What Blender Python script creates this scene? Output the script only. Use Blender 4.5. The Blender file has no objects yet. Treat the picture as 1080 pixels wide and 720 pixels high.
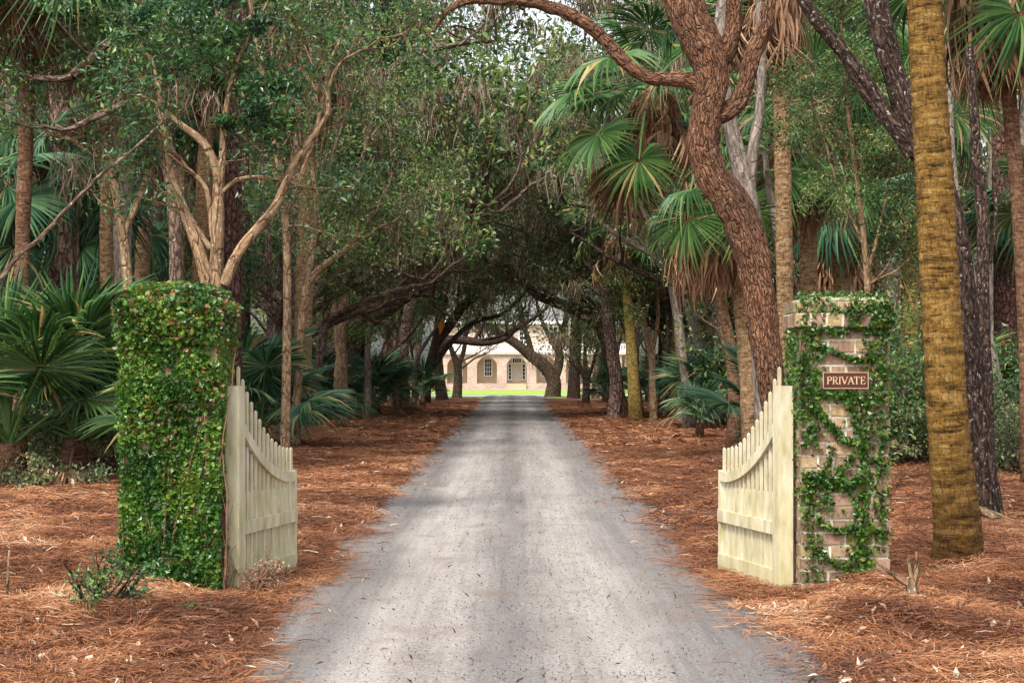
import bpy, math, random
import numpy as np
from mathutils import Vector, Matrix, Euler
R = math.radians
random.seed(7)
SC = bpy.context.scene
COL = SC.collection

# ------------------------------------------------------------------ camera, world, sun, exposure
EYE = 1.65
F = 2100.0
cam_d = bpy.data.cameras.new('camera'); cam = bpy.data.objects.new('camera', cam_d); COL.objects.link(cam)
cam_d.sensor_width = 36; cam_d.lens = 70.0; cam_d.shift_y = 28.0 / 1080.0
cam_d.clip_start = 0.1; cam_d.clip_end = 2000
cam.location = (0, 0, EYE); cam.rotation_euler = (R(90), 0, 0)
SC.camera = cam
SUN_EL, SUN_AZ = 52, 205          # degrees; behind and left of the camera
w = bpy.data.worlds.new('World'); SC.world = w; w.use_nodes = True
nt = w.node_tree; nt.nodes.clear()
sky = nt.nodes.new('ShaderNodeTexSky'); sky.sky_type = 'NISHITA'; sky.sun_disc = False
sky.sun_elevation = R(SUN_EL); sky.sun_rotation = R(SUN_AZ); sky.air_density = 1.0; sky.dust_density = 4.0
hs = nt.nodes.new('ShaderNodeHueSaturation'); hs.inputs['Saturation'].default_value = 0.35
bg = nt.nodes.new('ShaderNodeBackground'); bg.inputs['Strength'].default_value = 0.13
wo = nt.nodes.new('ShaderNodeOutputWorld')
nt.links.new(sky.outputs[0], hs.inputs['Color']); nt.links.new(hs.outputs[0], bg.inputs[0]); nt.links.new(bg.outputs[0], wo.inputs[0])
sl = bpy.data.lights.new('sun', 'SUN'); sl.energy = 1.5; sl.angle = R(10); sl.color = (1, 0.94, 0.86)
so = bpy.data.objects.new('sun', sl); COL.objects.link(so)
az, el = R(SUN_AZ), R(SUN_EL)
sd = Vector((math.sin(az) * math.cos(el), math.cos(az) * math.cos(el), math.sin(el)))
so.rotation_euler = sd.to_track_quat('Z', 'Y').to_euler()
so.location = (0, -10, 30)
VS = SC.view_settings
VS.view_transform = 'Standard'; VS.look = 'None'; VS.gamma = 1; VS.use_curve_mapping = False
VS.exposure = 1.4
SC.cycles.max_bounces = 6; SC.cycles.diffuse_bounces = 4; SC.cycles.transparent_max_bounces = 4
SC.cycles.transmission_bounces = 2; SC.cycles.glossy_bounces = 2

# ------------------------------------------------------------------ helpers: noise, ground height, placing
def vnoise(x, y, s=0):
    x = np.asarray(x, float); y = np.asarray(y, float)
    xi = np.floor(x); yi = np.floor(y); fx = x - xi; fy = y - yi
    def h(a, b):
        v = np.sin(a * 127.1 + b * 311.7 + s * 74.7) * 43758.5453
        return v - np.floor(v)
    fx = fx * fx * (3 - 2 * fx); fy = fy * fy * (3 - 2 * fy)
    return (h(xi, yi) * (1 - fx) + h(xi + 1, yi) * fx) * (1 - fy) + (h(xi, yi + 1) * (1 - fx) + h(xi + 1, yi + 1) * fx) * fy
def sstep(t):
    t = np.clip(t, 0, 1); return t * t * (3 - 2 * t)
def gh(x, y):
    x = np.asarray(x, float); y = np.asarray(y, float)
    base = -0.48 * sstep((y - 90) / 110)
    edge = np.abs(x) - 1.33 + 0.22 * (vnoise(x * 0.0 + np.sign(x) * 9, y * 0.9, 3) - .5) + 0.12 * (vnoise(x * 2, y * 3.1, 4) - .5) \
        + 0.28 * np.exp(-((y - 10.2) / 1.6) ** 2) * (x < 0)
    edge = edge - .07 - .30 * np.exp(-((y - 9.8) / 3.0) ** 2) * (x > 0) - .04 * (x > 0) + .10 * (vnoise(x * 6, y * 5, 14) - .5)
    t = sstep(edge / 0.55)
    fade = 1 - sstep((y - 104) / 8)
    n = 0.09 * (vnoise(x * .9, y * .7, 1) - .35) + 0.05 * (vnoise(x * 2.7, y * 2.3, 2) - .5) + 0.022 * (vnoise(x * 8, y * 7, 5) - .5)
    z = t * (0.045 + n)
    n0 = vnoise(x * 1.3, y * .9, 41); z = z + t * .05 * np.clip(n0 - .55, 0, 1)
    for cx, cy, hh, sx, sy in ((-2.45, 14.1, .05, .35, .6), (2.50, 14.1, .06, .28, .6), (-2.25, 12.9, .07, .45, .5), (2.6, 12.3, .09, .5, .5), (-4.4, 45, .22, 1.0, 1.6), (-3.3, 12.2, .06, .5, .5)):
        z = z + hh * t * np.exp(-((x - cx) / sx) ** 2 - ((y - cy) / sy) ** 2)
    z = z * (1 - .85 * np.exp(-((np.abs(x) - 1.88) / .3) ** 2 - ((y - 14.7) / .9) ** 2))
    return base + z * fade
def gz(x, y): return float(gh(x, y))
def P(px, py, d):                 # the world point at distance d seen at (px, py) of the 1080x720 photograph
    return Vector(((px - 540) / F * d, d, EYE + (388 - py) / F * d))
def D(py):                        # distance of level ground seen at row py
    return F * EYE / (py - 388)

# ------------------------------------------------------------------ helpers: mesh building
class MB:
    def __init__(s): s.V = []; s.Q = []; s.T = []; s.n = 0; s.rv = []; s.tc = []; s.hastc = False
    def add(s, V, Q=None, T=None, rv=0.5, tc=None):
        V = np.asarray(V, float).reshape(-1, 3); s.tc.append(V if tc is None else tc); s.hastc = s.hastc or tc is not None
        if Q is not None and len(Q): s.Q.append(np.asarray(Q, int).reshape(-1, 4) + s.n)
        if T is not None and len(T): s.T.append(np.asarray(T, int).reshape(-1, 3) + s.n)
        s.V.append(V); s.n += len(V)
        s.rv.append(np.full(len(V), rv, float) if np.isscalar(rv) else np.asarray(rv, float))
    def box(s, a, b, rv=0.5, jit=0.0, rng=None):
        x0, y0, z0 = a; x1, y1, z1 = b
        V = np.array([(x0, y0, z0), (x1, y0, z0), (x1, y1, z0), (x0, y1, z0), (x0, y0, z1), (x1, y0, z1), (x1, y1, z1), (x0, y1, z1)], float)
        if jit: V += rng.uniform(-jit, jit, V.shape)
        s.add(V, [(0, 3, 2, 1), (4, 5, 6, 7), (0, 1, 5, 4), (1, 2, 6, 5), (2, 3, 7, 6), (3, 0, 4, 7)], rv=rv)
    def mesh(s, name, mat, smooth=False):
        V = np.concatenate(s.V) if s.V else np.zeros((0, 3))
        me = bpy.data.meshes.new(name)
        nq = sum(len(q) for q in s.Q); ntt = sum(len(t) for t in s.T)
        me.vertices.add(len(V)); me.vertices.foreach_set('co', V.astype(np.float32).ravel())
        loops = []; starts = []; p = 0
        if nq: q = np.concatenate(s.Q); loops.append(q.ravel()); starts.append(np.arange(nq) * 4); p = nq * 4
        if ntt: t = np.concatenate(s.T); loops.append(t.ravel()); starts.append(np.arange(ntt) * 3 + p)
        lp = np.concatenate(loops).astype(np.int32); st = np.concatenate(starts).astype(np.int32)
        me.loops.add(len(lp)); me.loops.foreach_set('vertex_index', lp)
        me.polygons.add(len(st)); me.polygons.foreach_set('loop_start', st)
        me.polygons.foreach_set('use_smooth', np.full(len(st), bool(smooth)))
        at = me.attributes.new('rv', 'FLOAT', 'POINT'); at.data.foreach_set('value', np.concatenate(s.rv).astype(np.float32))
        if s.hastc: a2 = me.attributes.new('tc', 'FLOAT_VECTOR', 'POINT'); a2.data.foreach_set('vector', np.concatenate(s.tc).astype(np.float32).ravel())
        me.update(calc_edges=True); me.validate()
        if mat: me.materials.append(mat)
        return me
    def obj(s, name, mat, parent=None, smooth=False):
        return link(name, s.mesh(name, mat, smooth), parent)
def link(name, me, parent=None):
    o = bpy.data.objects.new(name, me); COL.objects.link(o)
    if parent is not None: o.parent = parent
    return o
def tag(o, label=None, cat=None, group=None, kind=None):
    if label: o['label'] = label
    if cat: o['category'] = cat
    if group: o['group'] = group
    if kind: o['kind'] = kind
    return o
def thing(name, label, cat, loc=(0, 0, 0), rz=0, group=None):
    o = bpy.data.objects.new(name, None); COL.objects.link(o); o.empty_display_size = .2
    o.location = loc; o.rotation_euler = (0, 0, rz)
    return tag(o, label, cat, group)
def dup(root, loc, rz=0, s=1.0, label=None, group=None):
    r = root.copy(); COL.objects.link(r); r.location = loc; r.rotation_euler = (0, 0, rz)
    r.scale = (s, s, s) if np.isscalar(s) else s
    if label: r['label'] = label
    if group: r['group'] = group
    for ch in list(root.children):
        c = ch.copy(); COL.objects.link(c); c.parent = r
        for g in list(ch.children):
            k = g.copy(); COL.objects.link(k); k.parent = c
    return r
def catmull(pts, rad, step):
    pts = [np.array(p, float) for p in pts]; out = []; ro = []
    n = len(pts)
    for i in range(n - 1):
        p0 = pts[i - 1] if i else 2 * pts[0] - pts[1]; p1 = pts[i]; p2 = pts[i + 1]
        p3 = pts[i + 2] if i + 2 < n else 2 * pts[-1] - pts[-2]
        k = max(2, int(np.linalg.norm(p2 - p1) / step))
        for j in range(k):
            t = j / k
            out.append(.5 * ((2 * p1) + (-p0 + p2) * t + (2 * p0 - 5 * p1 + 4 * p2 - p3) * t * t + (-p0 + 3 * p1 - 3 * p2 + p3) * t ** 3))
            ro.append(rad[i] * (1 - t) + rad[i + 1] * t)
    out.append(pts[-1]); ro.append(rad[-1])
    return np.array(out), np.array(ro)
def tube(mb, pts, rad, sides=10, step=.2, rough=.06, wob=0.0, rings=0.0, ringh=.09, seed=0, smooth_in=True, rv=.5):
    rng = np.random.RandomState(seed + 11)
    if smooth_in and len(pts) > 1: C, r = catmull(pts, rad, step)
    else: C, r = np.array(pts, float), np.array(rad, float)
    n = len(C)
    if wob: 
        wv = np.cumsum(rng.normal(0, 1, (n, 3)), 0); wv -= np.linspace(0, 1, n)[:, None] * wv[-1]
        C = C + wv * wob
    T = np.gradient(C, axis=0); T /= (np.linalg.norm(T, axis=1)[:, None] + 1e-9)
    a = np.cross(T[0], (0, 1, 0.1)); a /= np.linalg.norm(a) + 1e-9
    U = np.zeros((n, 3))
    for i in range(n):
        a = a - T[i] * a.dot(T[i]); a /= np.linalg.norm(a) + 1e-9; U[i] = a
    W = np.cross(T, U)
    th = np.linspace(0, 2 * np.pi, sides, endpoint=False)
    L = np.concatenate(([0], np.cumsum(np.linalg.norm(np.diff(C, axis=0), axis=1))))
    mod = np.ones((n, sides))
    if rough and sides > 5:
        rm = max(float(np.mean(r)), .02); ph = seed * 1.7
        mod += rough * 2.0 * (vnoise(np.cos(th)[None] * 1.5 + 7 + 0 * L[:, None], L[:, None] / (rm * 3) + np.sin(th)[None] * 1.5, seed % 17) - .5)
        mod += rough * .8 * (vnoise(th[None] * 3 + 0 * L[:, None], L[:, None] / (rm * .8), seed % 13) - .5)
    if rings:
        ps = L[:, None] / ringh + .6 * vnoise(th[None] * 1.2 + L[:, None] * 0, L[:, None] * 3, 3)
        mod += rings * ((ps - np.floor(ps)) - .5) + rings * .8 * (vnoise(th[None] * 5 + 0 * L[:, None], L[:, None] / ringh * 1.5, 5) - .5)
    rr = r[:, None] * mod
    V = C[:, None, :] + rr[..., None] * (np.cos(th)[None, :, None] * U[:, None, :] + np.sin(th)[None, :, None] * W[:, None, :])
    idx = np.arange(n * sides).reshape(n, sides)
    q = np.stack([idx[:-1], np.roll(idx[:-1], -1, 1), np.roll(idx[1:], -1, 1), idx[1:]], -1).reshape(-1, 4)
    TC = np.stack([r[:, None] * np.cos(th)[None], r[:, None] * np.sin(th)[None], L[:, None] + 0 * th[None]], -1) + (seed % 7) * 3.1
    mb.add(V.reshape(-1, 3), q, rv=rv, tc=TC.reshape(-1, 3))
    # end cap
    Ve = V[-1]; c = C[-1] + T[-1] * r[-1] * .3
    Vc = np.vstack([Ve, c[None]]); m = sides
    mb.add(Vc, T=[(i, (i + 1) % m, m) for i in range(m)], rv=rv)
    return C, r
def leaves(mb, cen, size, rng, aspect=.45, up=.6, rv=None, hang=0.0, droop=None):
    """rhomb leaves, folded on the midrib, at the given centres"""
    n = len(cen)
    if n == 0: return
    d = rng.normal(0, 1, (n, 3)); d[:, 2] -= hang; d /= np.linalg.norm(d, axis=1)[:, None]
    nn = rng.normal(0, 1, (n, 3)); nn[:, 2] += up * 2; nn -= d * (nn * d).sum(1)[:, None]; nn /= np.linalg.norm(nn, axis=1)[:, None] + 1e-9
    sdv = np.cross(d, nn)
    s = size * rng.uniform(.45, 1.45, n)[:, None]
    w_ = s * aspect
    b = cen - d * s * .5; t = cen + d * s * .5 - nn * s * .08
    l = cen + sdv * w_ * .5 + nn * s * .1 - d * s * .05; r_ = cen - sdv * w_ * .5 + nn * s * .1 - d * s * .05
    V = np.stack([b, l, t, r_], 1).reshape(-1, 3)
    i = np.arange(n) * 4
    T = np.concatenate([np.stack([i, i + 2, i + 1], 1), np.stack([i, i + 3, i + 2], 1)])
    if rv is None: rv = rng.rand(n)
    mb.add(V, T=T, rv=np.repeat(rv, 4))
def clusters(mb, tips, per, sigma, size, rng, flat=.6, **k):
    tips = np.array(tips, float).reshape(-1, 3)
    if not len(tips): return
    c = np.repeat(tips, per, 0)
    off = rng.normal(0, sigma, c.shape); off[:, 2] *= flat
    cr = np.repeat(rng.rand(len(tips)), per)
    rv = np.clip(.72 * cr + .42 * rng.rand(len(c)) - .07, 0, 1)
    leaves(mb, c + off, size, rng, rv=rv, **k)
def strands(mb, tips, per, length, rng, width=.012, sigma=.15):
    """hanging threads (spanish moss)"""
    tips = np.repeat(np.array(tips, float).reshape(-1, 3), per, 0) 
    n = len(tips)
    p = tips + rng.normal(0, sigma, tips.shape) * (1, 1, .3)
    L = length * rng.uniform(.3, 1, n)
    a = rng.uniform(0, np.pi, n); sv = np.stack([np.cos(a), np.sin(a), 0 * a], 1) * width
    V = []
    for k in range(4):
        t = k / 3
        c = p + np.stack([.05 * np.sin(t * 5 + a * 9), .05 * np.cos(t * 4 + a * 7), -L * t], 1)
        ww = (1, 1.3, .8, .15)[k]
        V += [c - sv * ww, c + sv * ww]
    V = np.stack(V, 1).reshape(-1, 3); i = np.arange(n) * 8
    Q = np.concatenate([np.stack([i + 2 * k, i + 2 * k + 1, i + 2 * k + 3, i + 2 * k + 2], 1) for k in range(3)])
    mb.add(V, Q, rv=np.repeat(rng.rand(n), 8))
def grow(mb, tips, p, d, L, r, lv, maxl, rng, kids=(5, 4, 4), upb=.15, sides=6, leafstart=.35):
    n = 5; pts = [np.array(p, float)]; d = np.array(d, float); d /= np.linalg.norm(d) + 1e-9
    for i in range(n):
        d = d + rng.normal(0, .22, 3) + np.array((0, 0, upb * .3)); d /= np.linalg.norm(d)
        pts.append(pts[-1] + d * L / n)
    rad = [max(r * (1 - .75 * i / n), .004) for i in range(n + 1)]
    tube(mb, pts, rad, sides=max(3, sides - 1 * lv), step=L / n * .7, rough=0)
    if lv == maxl: tips.extend(pts[2:])
    else:
        for k in range(kids[lv]):
            t = rng.uniform(leafstart, 1) * n; i = min(int(t), n - 1); q = pts[i] + (pts[i + 1] - pts[i]) * (t - i)
            dd = pts[i + 1] - pts[i]; dd /= np.linalg.norm(dd) + 1e-9
            nd = dd * .6 + rng.normal(0, .65, 3); nd[2] += upb
            grow(mb, tips, q, nd, L * rng.uniform(.42, .68), rad[i] * .6, lv + 1, maxl, rng, kids, upb, sides, leafstart)
        tips.append(pts[-1])

# ------------------------------------------------------------------ materials
def newmat(name):
    m = bpy.data.materials.new(name); m.use_nodes = True; n = m.node_tree.nodes; n.clear()
    return m, m.node_tree, n
def ramp(T, stops, interp='LINEAR'):
    r = T.nodes.new('ShaderNodeValToRGB'); e = r.color_ramp.elements; r.color_ramp.interpolation = interp
    while len(e) > 1: e.remove(e[-1])
    e[0].position = stops[0][0]; e[0].color = (*stops[0][1], 1)
    for p, c in stops[1:]:
        k = e.new(p); k.color = (*c, 1)
    return r
def noise(T, scale, detail=4, rough=.6, stretch=(1, 1, 1), coord='Object', dist=0):
    if coord == 'tc': tc = T.nodes.new('ShaderNodeAttribute'); tc.attribute_name = 'tc'; coord = 'Vector'
    else: tc = T.nodes.new('ShaderNodeTexCoord')
    mp = T.nodes.new('ShaderNodeMapping'); mp.inputs['Scale'].default_value = stretch
    nz = T.nodes.new('ShaderNodeTexNoise'); nz.inputs['Scale'].default_value = scale; nz.inputs['Detail'].default_value = detail
    nz.inputs['Roughness'].default_value = rough; nz.inputs['Distortion'].default_value = dist
    T.links.new(tc.outputs[coord], mp.inputs[0]); T.links.new(mp.outputs[0], nz.inputs['Vector'])
    return nz
def mixc(T, f, a, b, mode='MIX'):
    m = T.nodes.new('ShaderNodeMix'); m.data_type = 'RGBA'; m.blend_type = mode
    for s_, v in ((m.inputs[0], f), (m.inputs[6], a), (m.inputs[7], b)):
        if hasattr(v, 'is_output') or hasattr(v, 'links'): T.links.new(v, s_)
        elif isinstance(v, (int, float)): s_.default_value = v
        else: s_.default_value = (*v, 1)
    return m.outputs[2]
def finish(T, col, rough=.8, bumpsrc=None, bump=.3, bdist=.02, spec=.3, transl=0.0, tcol=None):
    b = T.nodes.new('ShaderNodeBsdfPrincipled'); o = T.nodes.new('ShaderNodeOutputMaterial')
    if isinstance(col, tuple): b.inputs['Base Color'].default_value = (*col, 1)
    else: T.links.new(col, b.inputs['Base Color'])
    b.inputs['Roughness'].default_value = rough; b.inputs['Specular IOR Level'].default_value = spec
    if bumpsrc is not None:
        bp = T.nodes.new('ShaderNodeBump'); bp.inputs['Strength'].default_value = bump; bp.inputs['Distance'].default_value = bdist
        T.links.new(bumpsrc, bp.inputs['Height']); T.links.new(bp.outputs[0], b.inputs['Normal'])
    if transl:
        t = T.nodes.new('ShaderNodeBsdfTranslucent'); mx = T.nodes.new('ShaderNodeMixShader'); mx.inputs[0].default_value = transl
        if isinstance(col, tuple): t.inputs[0].default_value = (*col, 1)
        else:
            g = T.nodes.new('ShaderNodeHueSaturation'); g.inputs['Value'].default_value = 1.6; g.inputs['Hue'].default_value = .485
            T.links.new(col, g.inputs['Color']); T.links.new(g.outputs[0], t.inputs[0])
        T.links.new(b.outputs[0], mx.inputs[1]); T.links.new(t.outputs[0], mx.inputs[2]); T.links.new(mx.outputs[0], o.inputs[0])
    else: T.links.new(b.outputs[0], o.inputs[0])
def attr(T):
    a = T.nodes.new('ShaderNodeAttribute'); a.attribute_name = 'rv'; return a.outputs['Fac']
def leafmat(name, stops, rough=.4, spec=.5, transl=.3, objvar=.0):
    m, T, N = newmat(name)
    c = ramp(T, stops); T.links.new(attr(T), c.inputs[0]); out = c.outputs[0]
    oi = N.new('ShaderNodeObjectInfo'); hv = N.new('ShaderNodeHueSaturation')
    mr = N.new('ShaderNodeMapRange'); mr.inputs[3].default_value = .85; mr.inputs[4].default_value = 1.15
    T.links.new(oi.outputs['Random'], mr.inputs[0]); T.links.new(mr.outputs[0], hv.inputs['Value']); T.links.new(out, hv.inputs['Color'])
    finish(T, hv.outputs[0], rough, spec=spec, transl=transl)
    return m
M = {}
def barkmat(name, stops, cell=16, crack=.3, stretch=.28, bump=1.0, bdist=.03, spots=None, fine=40, crackcol=(.3, .27, .25)):
    m, T, N = newmat(name)
    nz = noise(T, fine, 6, .7, (1, 1, .35), 'tc'); c = ramp(T, stops); T.links.new(nz.outputs[0], c.inputs[0]); out = c.outputs[0]
    n2 = noise(T, 1.6, 4, .65, (1, 1, .6), 'tc'); r2 = ramp(T, [(.3, (.62, .64, .62)), (.5, (1, 1, 1)), (.7, (1.4, 1.32, 1.2))]); T.links.new(n2.outputs[0], r2.inputs[0])
    out = mixc(T, 1.0, out, r2.outputs[0], 'MULTIPLY')
    # furrows between the bark ridges
    at = N.new('ShaderNodeAttribute'); at.attribute_name = 'tc'; mp = N.new('ShaderNodeMapping'); mp.inputs['Scale'].default_value = (1, 1, stretch)
    nd = noise(T, 6, 3, .6, (1, 1, .5), 'tc'); av = N.new('ShaderNodeVectorMath'); av.operation = 'MULTIPLY_ADD'; av.inputs[1].default_value = (.12, .12, .12)
    T.links.new(nd.outputs[1], av.inputs[0]); T.links.new(at.outputs['Vector'], av.inputs[2]); T.links.new(av.outputs[0], mp.inputs[0])
    vo = N.new('ShaderNodeTexVoronoi'); vo.feature = 'DISTANCE_TO_EDGE'; vo.inputs['Scale'].default_value = cell; T.links.new(mp.outputs[0], vo.inputs['Vector'])
    rc = ramp(T, [(.0, (0, 0, 0)), (crack, (1, 1, 1))]); T.links.new(vo.outputs['Distance'], rc.inputs[0])
    out = mixc(T, rc.outputs[0], mixc(T, 1.0, out, crackcol, 'MULTIPLY'), out)
    if spots:
        n3 = noise(T, 30, 4, .65, (1, 1, .7), 'tc'); r3 = ramp(T, [(.60, (0, 0, 0)), (.66, (1, 1, 1))]); T.links.new(n3.outputs[0], r3.inputs[0])
        out = mixc(T, r3.outputs[0], out, spots)
    ad = N.new('ShaderNodeMath'); ad.operation = 'MULTIPLY_ADD'; ad.inputs[1].default_value = .8; T.links.new(rc.outputs[0], ad.inputs[0]); T.links.new(nz.outputs[0], ad.inputs[2])
    finish(T, out, .9, ad.outputs[0], bump, bdist, spec=.15)
    return m
M['oak'] = barkmat('oak_bark', [(.3, (.06, .045, .03)), (.5, (.18, .12, .085)), (.7, (.36, .27, .20))], 12, spots=(.40, .37, .32))
M['oakred'] = barkmat('red_oak_bark', [(.3, (.07, .032, .018)), (.5, (.18, .088, .05)), (.7, (.36, .21, .125))], 30, crack=.13, stretch=.2, crackcol=(.42, .38, .35), spots=(.26, .22, .17), bump=1, bdist=.04)
M['tan'] = barkmat('tan_smooth_bark', [(.3, (.09, .055, .03)), (.5, (.25, .16, .09)), (.7, (.46, .34, .22))], 9, crack=.07, bump=.8, spots=(.44, .40, .31), fine=26, crackcol=(.5, .45, .4))
M['dark'] = barkmat('dark_bark', [(.35, (.025, .017, .013)), (.52, (.095, .06, .045)), (.7, (.20, .15, .12))], 18, spots=(.34, .31, .28))
M['pine'] = barkmat('pine_bark', [(.38, (.05, .025, .022)), (.5, (.15, .075, .062)), (.68, (.30, .17, .145))], 11, crack=.2, stretch=.4, bdist=.05)
M['pink'] = barkmat('pinkish_bark', [(.34, (.09, .055, .045)), (.5, (.24, .15, .12)), (.7, (.42, .31, .27))], 10, crack=.2, stretch=.4, bdist=.05, spots=(.42, .38, .34))
M['grey'] = barkmat('grey_bark', [(.3, (.09, .07, .055)), (.5, (.21, .17, .14)), (.7, (.42, .37, .33))], 10, crack=.06, bump=.5, fine=22, crackcol=(.6, .58, .55))
def palmmat(name, a, b, c, scale=10, ring=11):
    m, T, N = newmat(name)
    n1 = noise(T, scale, 5, .7, (1, 1, 2.2), 'tc'); r1 = ramp(T, [(.32, a), (.5, b), (.68, c)]); T.links.new(n1.outputs[0], r1.inputs[0])
    n2 = noise(T, 46, 5, .8, (1, 1, .3), 'tc'); r2 = ramp(T, [(.36, (.3, .27, .25)), (.52, (1, 1, 1)), (.72, (1.3, 1.25, 1.15))]); T.links.new(n2.outputs[0], r2.inputs[0])
    out = mixc(T, .9, r1.outputs[0], r2.outputs[0], 'MULTIPLY')
    n3 = noise(T, ring, 4, .7, (.5, .5, 2.6), 'tc'); r3 = ramp(T, [(.37, (.25, .22, .2)), (.45, (1, 1, 1)), (.6, (1, 1, 1)), (.68, (1.5, 1.45, 1.4))]); T.links.new(n3.outputs[0], r3.inputs[0])
    out = mixc(T, .9, out, r3.outputs[0], 'MULTIPLY')
    tc = N.new('ShaderNodeTexCoord'); sx = N.new('ShaderNodeSeparateXYZ'); T.links.new(tc.outputs['Object'], sx.inputs[0])
    n4 = noise(T, 3, 3, .6, (1, 1, 1), 'tc'); am = N.new('ShaderNodeMath'); am.operation = 'MULTIPLY_ADD'; am.inputs[1].default_value = -.9; T.links.new(n4.outputs[0], am.inputs[0]); T.links.new(sx.outputs[2], am.inputs[2])
    mr = N.new('ShaderNodeMapRange'); mr.inputs[1].default_value = -.4; mr.inputs[2].default_value = .8; T.links.new(am.outputs[0], mr.inputs[0])
    out = mixc(T, mr.outputs[0], mixc(T, 1.0, out, (.42, .36, .34), 'MULTIPLY'), out)      # old bare wood near the root
    ad = N.new('ShaderNodeMath'); ad.operation = 'ADD'; T.links.new(n3.outputs[0], ad.inputs[0]); T.links.new(n2.outputs[0], ad.inputs[1])
    finish(T, out, .85, ad.outputs[0], 1, .035, spec=.15)
    return m
M['palm_orange'] = palmmat('orange_palm_trunk', (.08, .05, .018), (.245, .135, .03), (.37, .245, .085), 5, 9)
M['palm_tan'] = palmmat('tan_palm_trunk', (.14, .08, .035), (.30, .19, .095), (.46, .33, .20))
M['palm_brown'] = palmmat('brown_palm_trunk', (.09, .045, .025), (.21, .115, .065), (.34, .22, .14))
M['palm_moss'] = palmmat('mossy_palm_trunk', (.12, .08, .02), (.28, .20, .055), (.40, .31, .12))
LEAF = [(0, (.008, .03, .010)), (.3, (.03, .075, .022)), (.55, (.07, .14, .035)), (.8, (.17, .25, .06)), (.95, (.32, .36, .12)), (1, (.32, .17, .07))]
M['leaf'] = leafmat('oak_leaf', LEAF)
M['leafglossy'] = leafmat('glossy_leaf', [(0, (.008, .032, .012)), (.4, (.025, .085, .028)), (.75, (.07, .17, .045)), (1, (.20, .30, .07))], rough=.38, spec=.5, transl=.25)
M['leafgrey'] = leafmat('grey_green_leaf', [(0, (.02, .04, .018)), (.35, (.06, .10, .04)), (.65, (.14, .19, .075)), (.9, (.30, .32, .15)), (1, (.34, .22, .11))], rough=.5)
M['ivy'] = leafmat('ivy_leaf', [(0, (.008, .035, .007)), (.4, (.028, .095, .012)), (.75, (.085, .19, .022)), (.95, (.20, .28, .04)), (1, (.20, .10, .035))], rough=.35, spec=.5, transl=.25)
M['frond'] = leafmat('palm_frond', [(0, (.012, .05, .016)), (.5, (.034, .10, .024)), (.95, (.12, .22, .055)), (1, (.36, .28, .11))], rough=.48, spec=.4, transl=.25)
M['frondteal'] = leafmat('teal_palm_frond', [(0, (.01, .045, .025)), (.5, (.03, .095, .045)), (.95, (.12, .22, .09)), (1, (.35, .28, .12))], rough=.5, spec=.35, transl=.25)
M['deadfrond'] = leafmat('dead_palm_frond', [(0, (.05, .025, .015)), (.35, (.15, .08, .045)), (.75, (.32, .19, .11)), (1, (.50, .35, .22))], rough=.8, spec=.1, transl=.15)
M['moss'] = leafmat('spanish_moss', [(0, (.09, .06, .04)), (.5, (.21, .15, .10)), (1, (.38, .32, .24))], rough=.9, spec=.05, transl=.2)
M['straw'] = leafmat('pine_needle', [(0, (.030, .013, .008)), (.35, (.13, .053, .029)), (.65, (.29, .125, .056)), (.9, (.44, .24, .125)), (1, (.60, .46, .34))], rough=.75, spec=.15, transl=.08)
M['litter'] = leafmat('fallen_leaf', [(0, (.10, .06, .04)), (.4, (.32, .2, .12)), (1, (.66, .52, .40))], rough=.8, spec=.1, transl=.1)
M['debris'] = leafmat('road_twig', [(0, (.04, .03, .025)), (.6, (.12, .08, .06)), (1, (.3, .2, .13))], rough=.9, spec=.1, transl=.0)
M['grass'] = leafmat('lawn_blade', [(0, (.08, .2, .02)), (1, (.28, .42, .05))], rough=.6, spec=.2, transl=.3)

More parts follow.
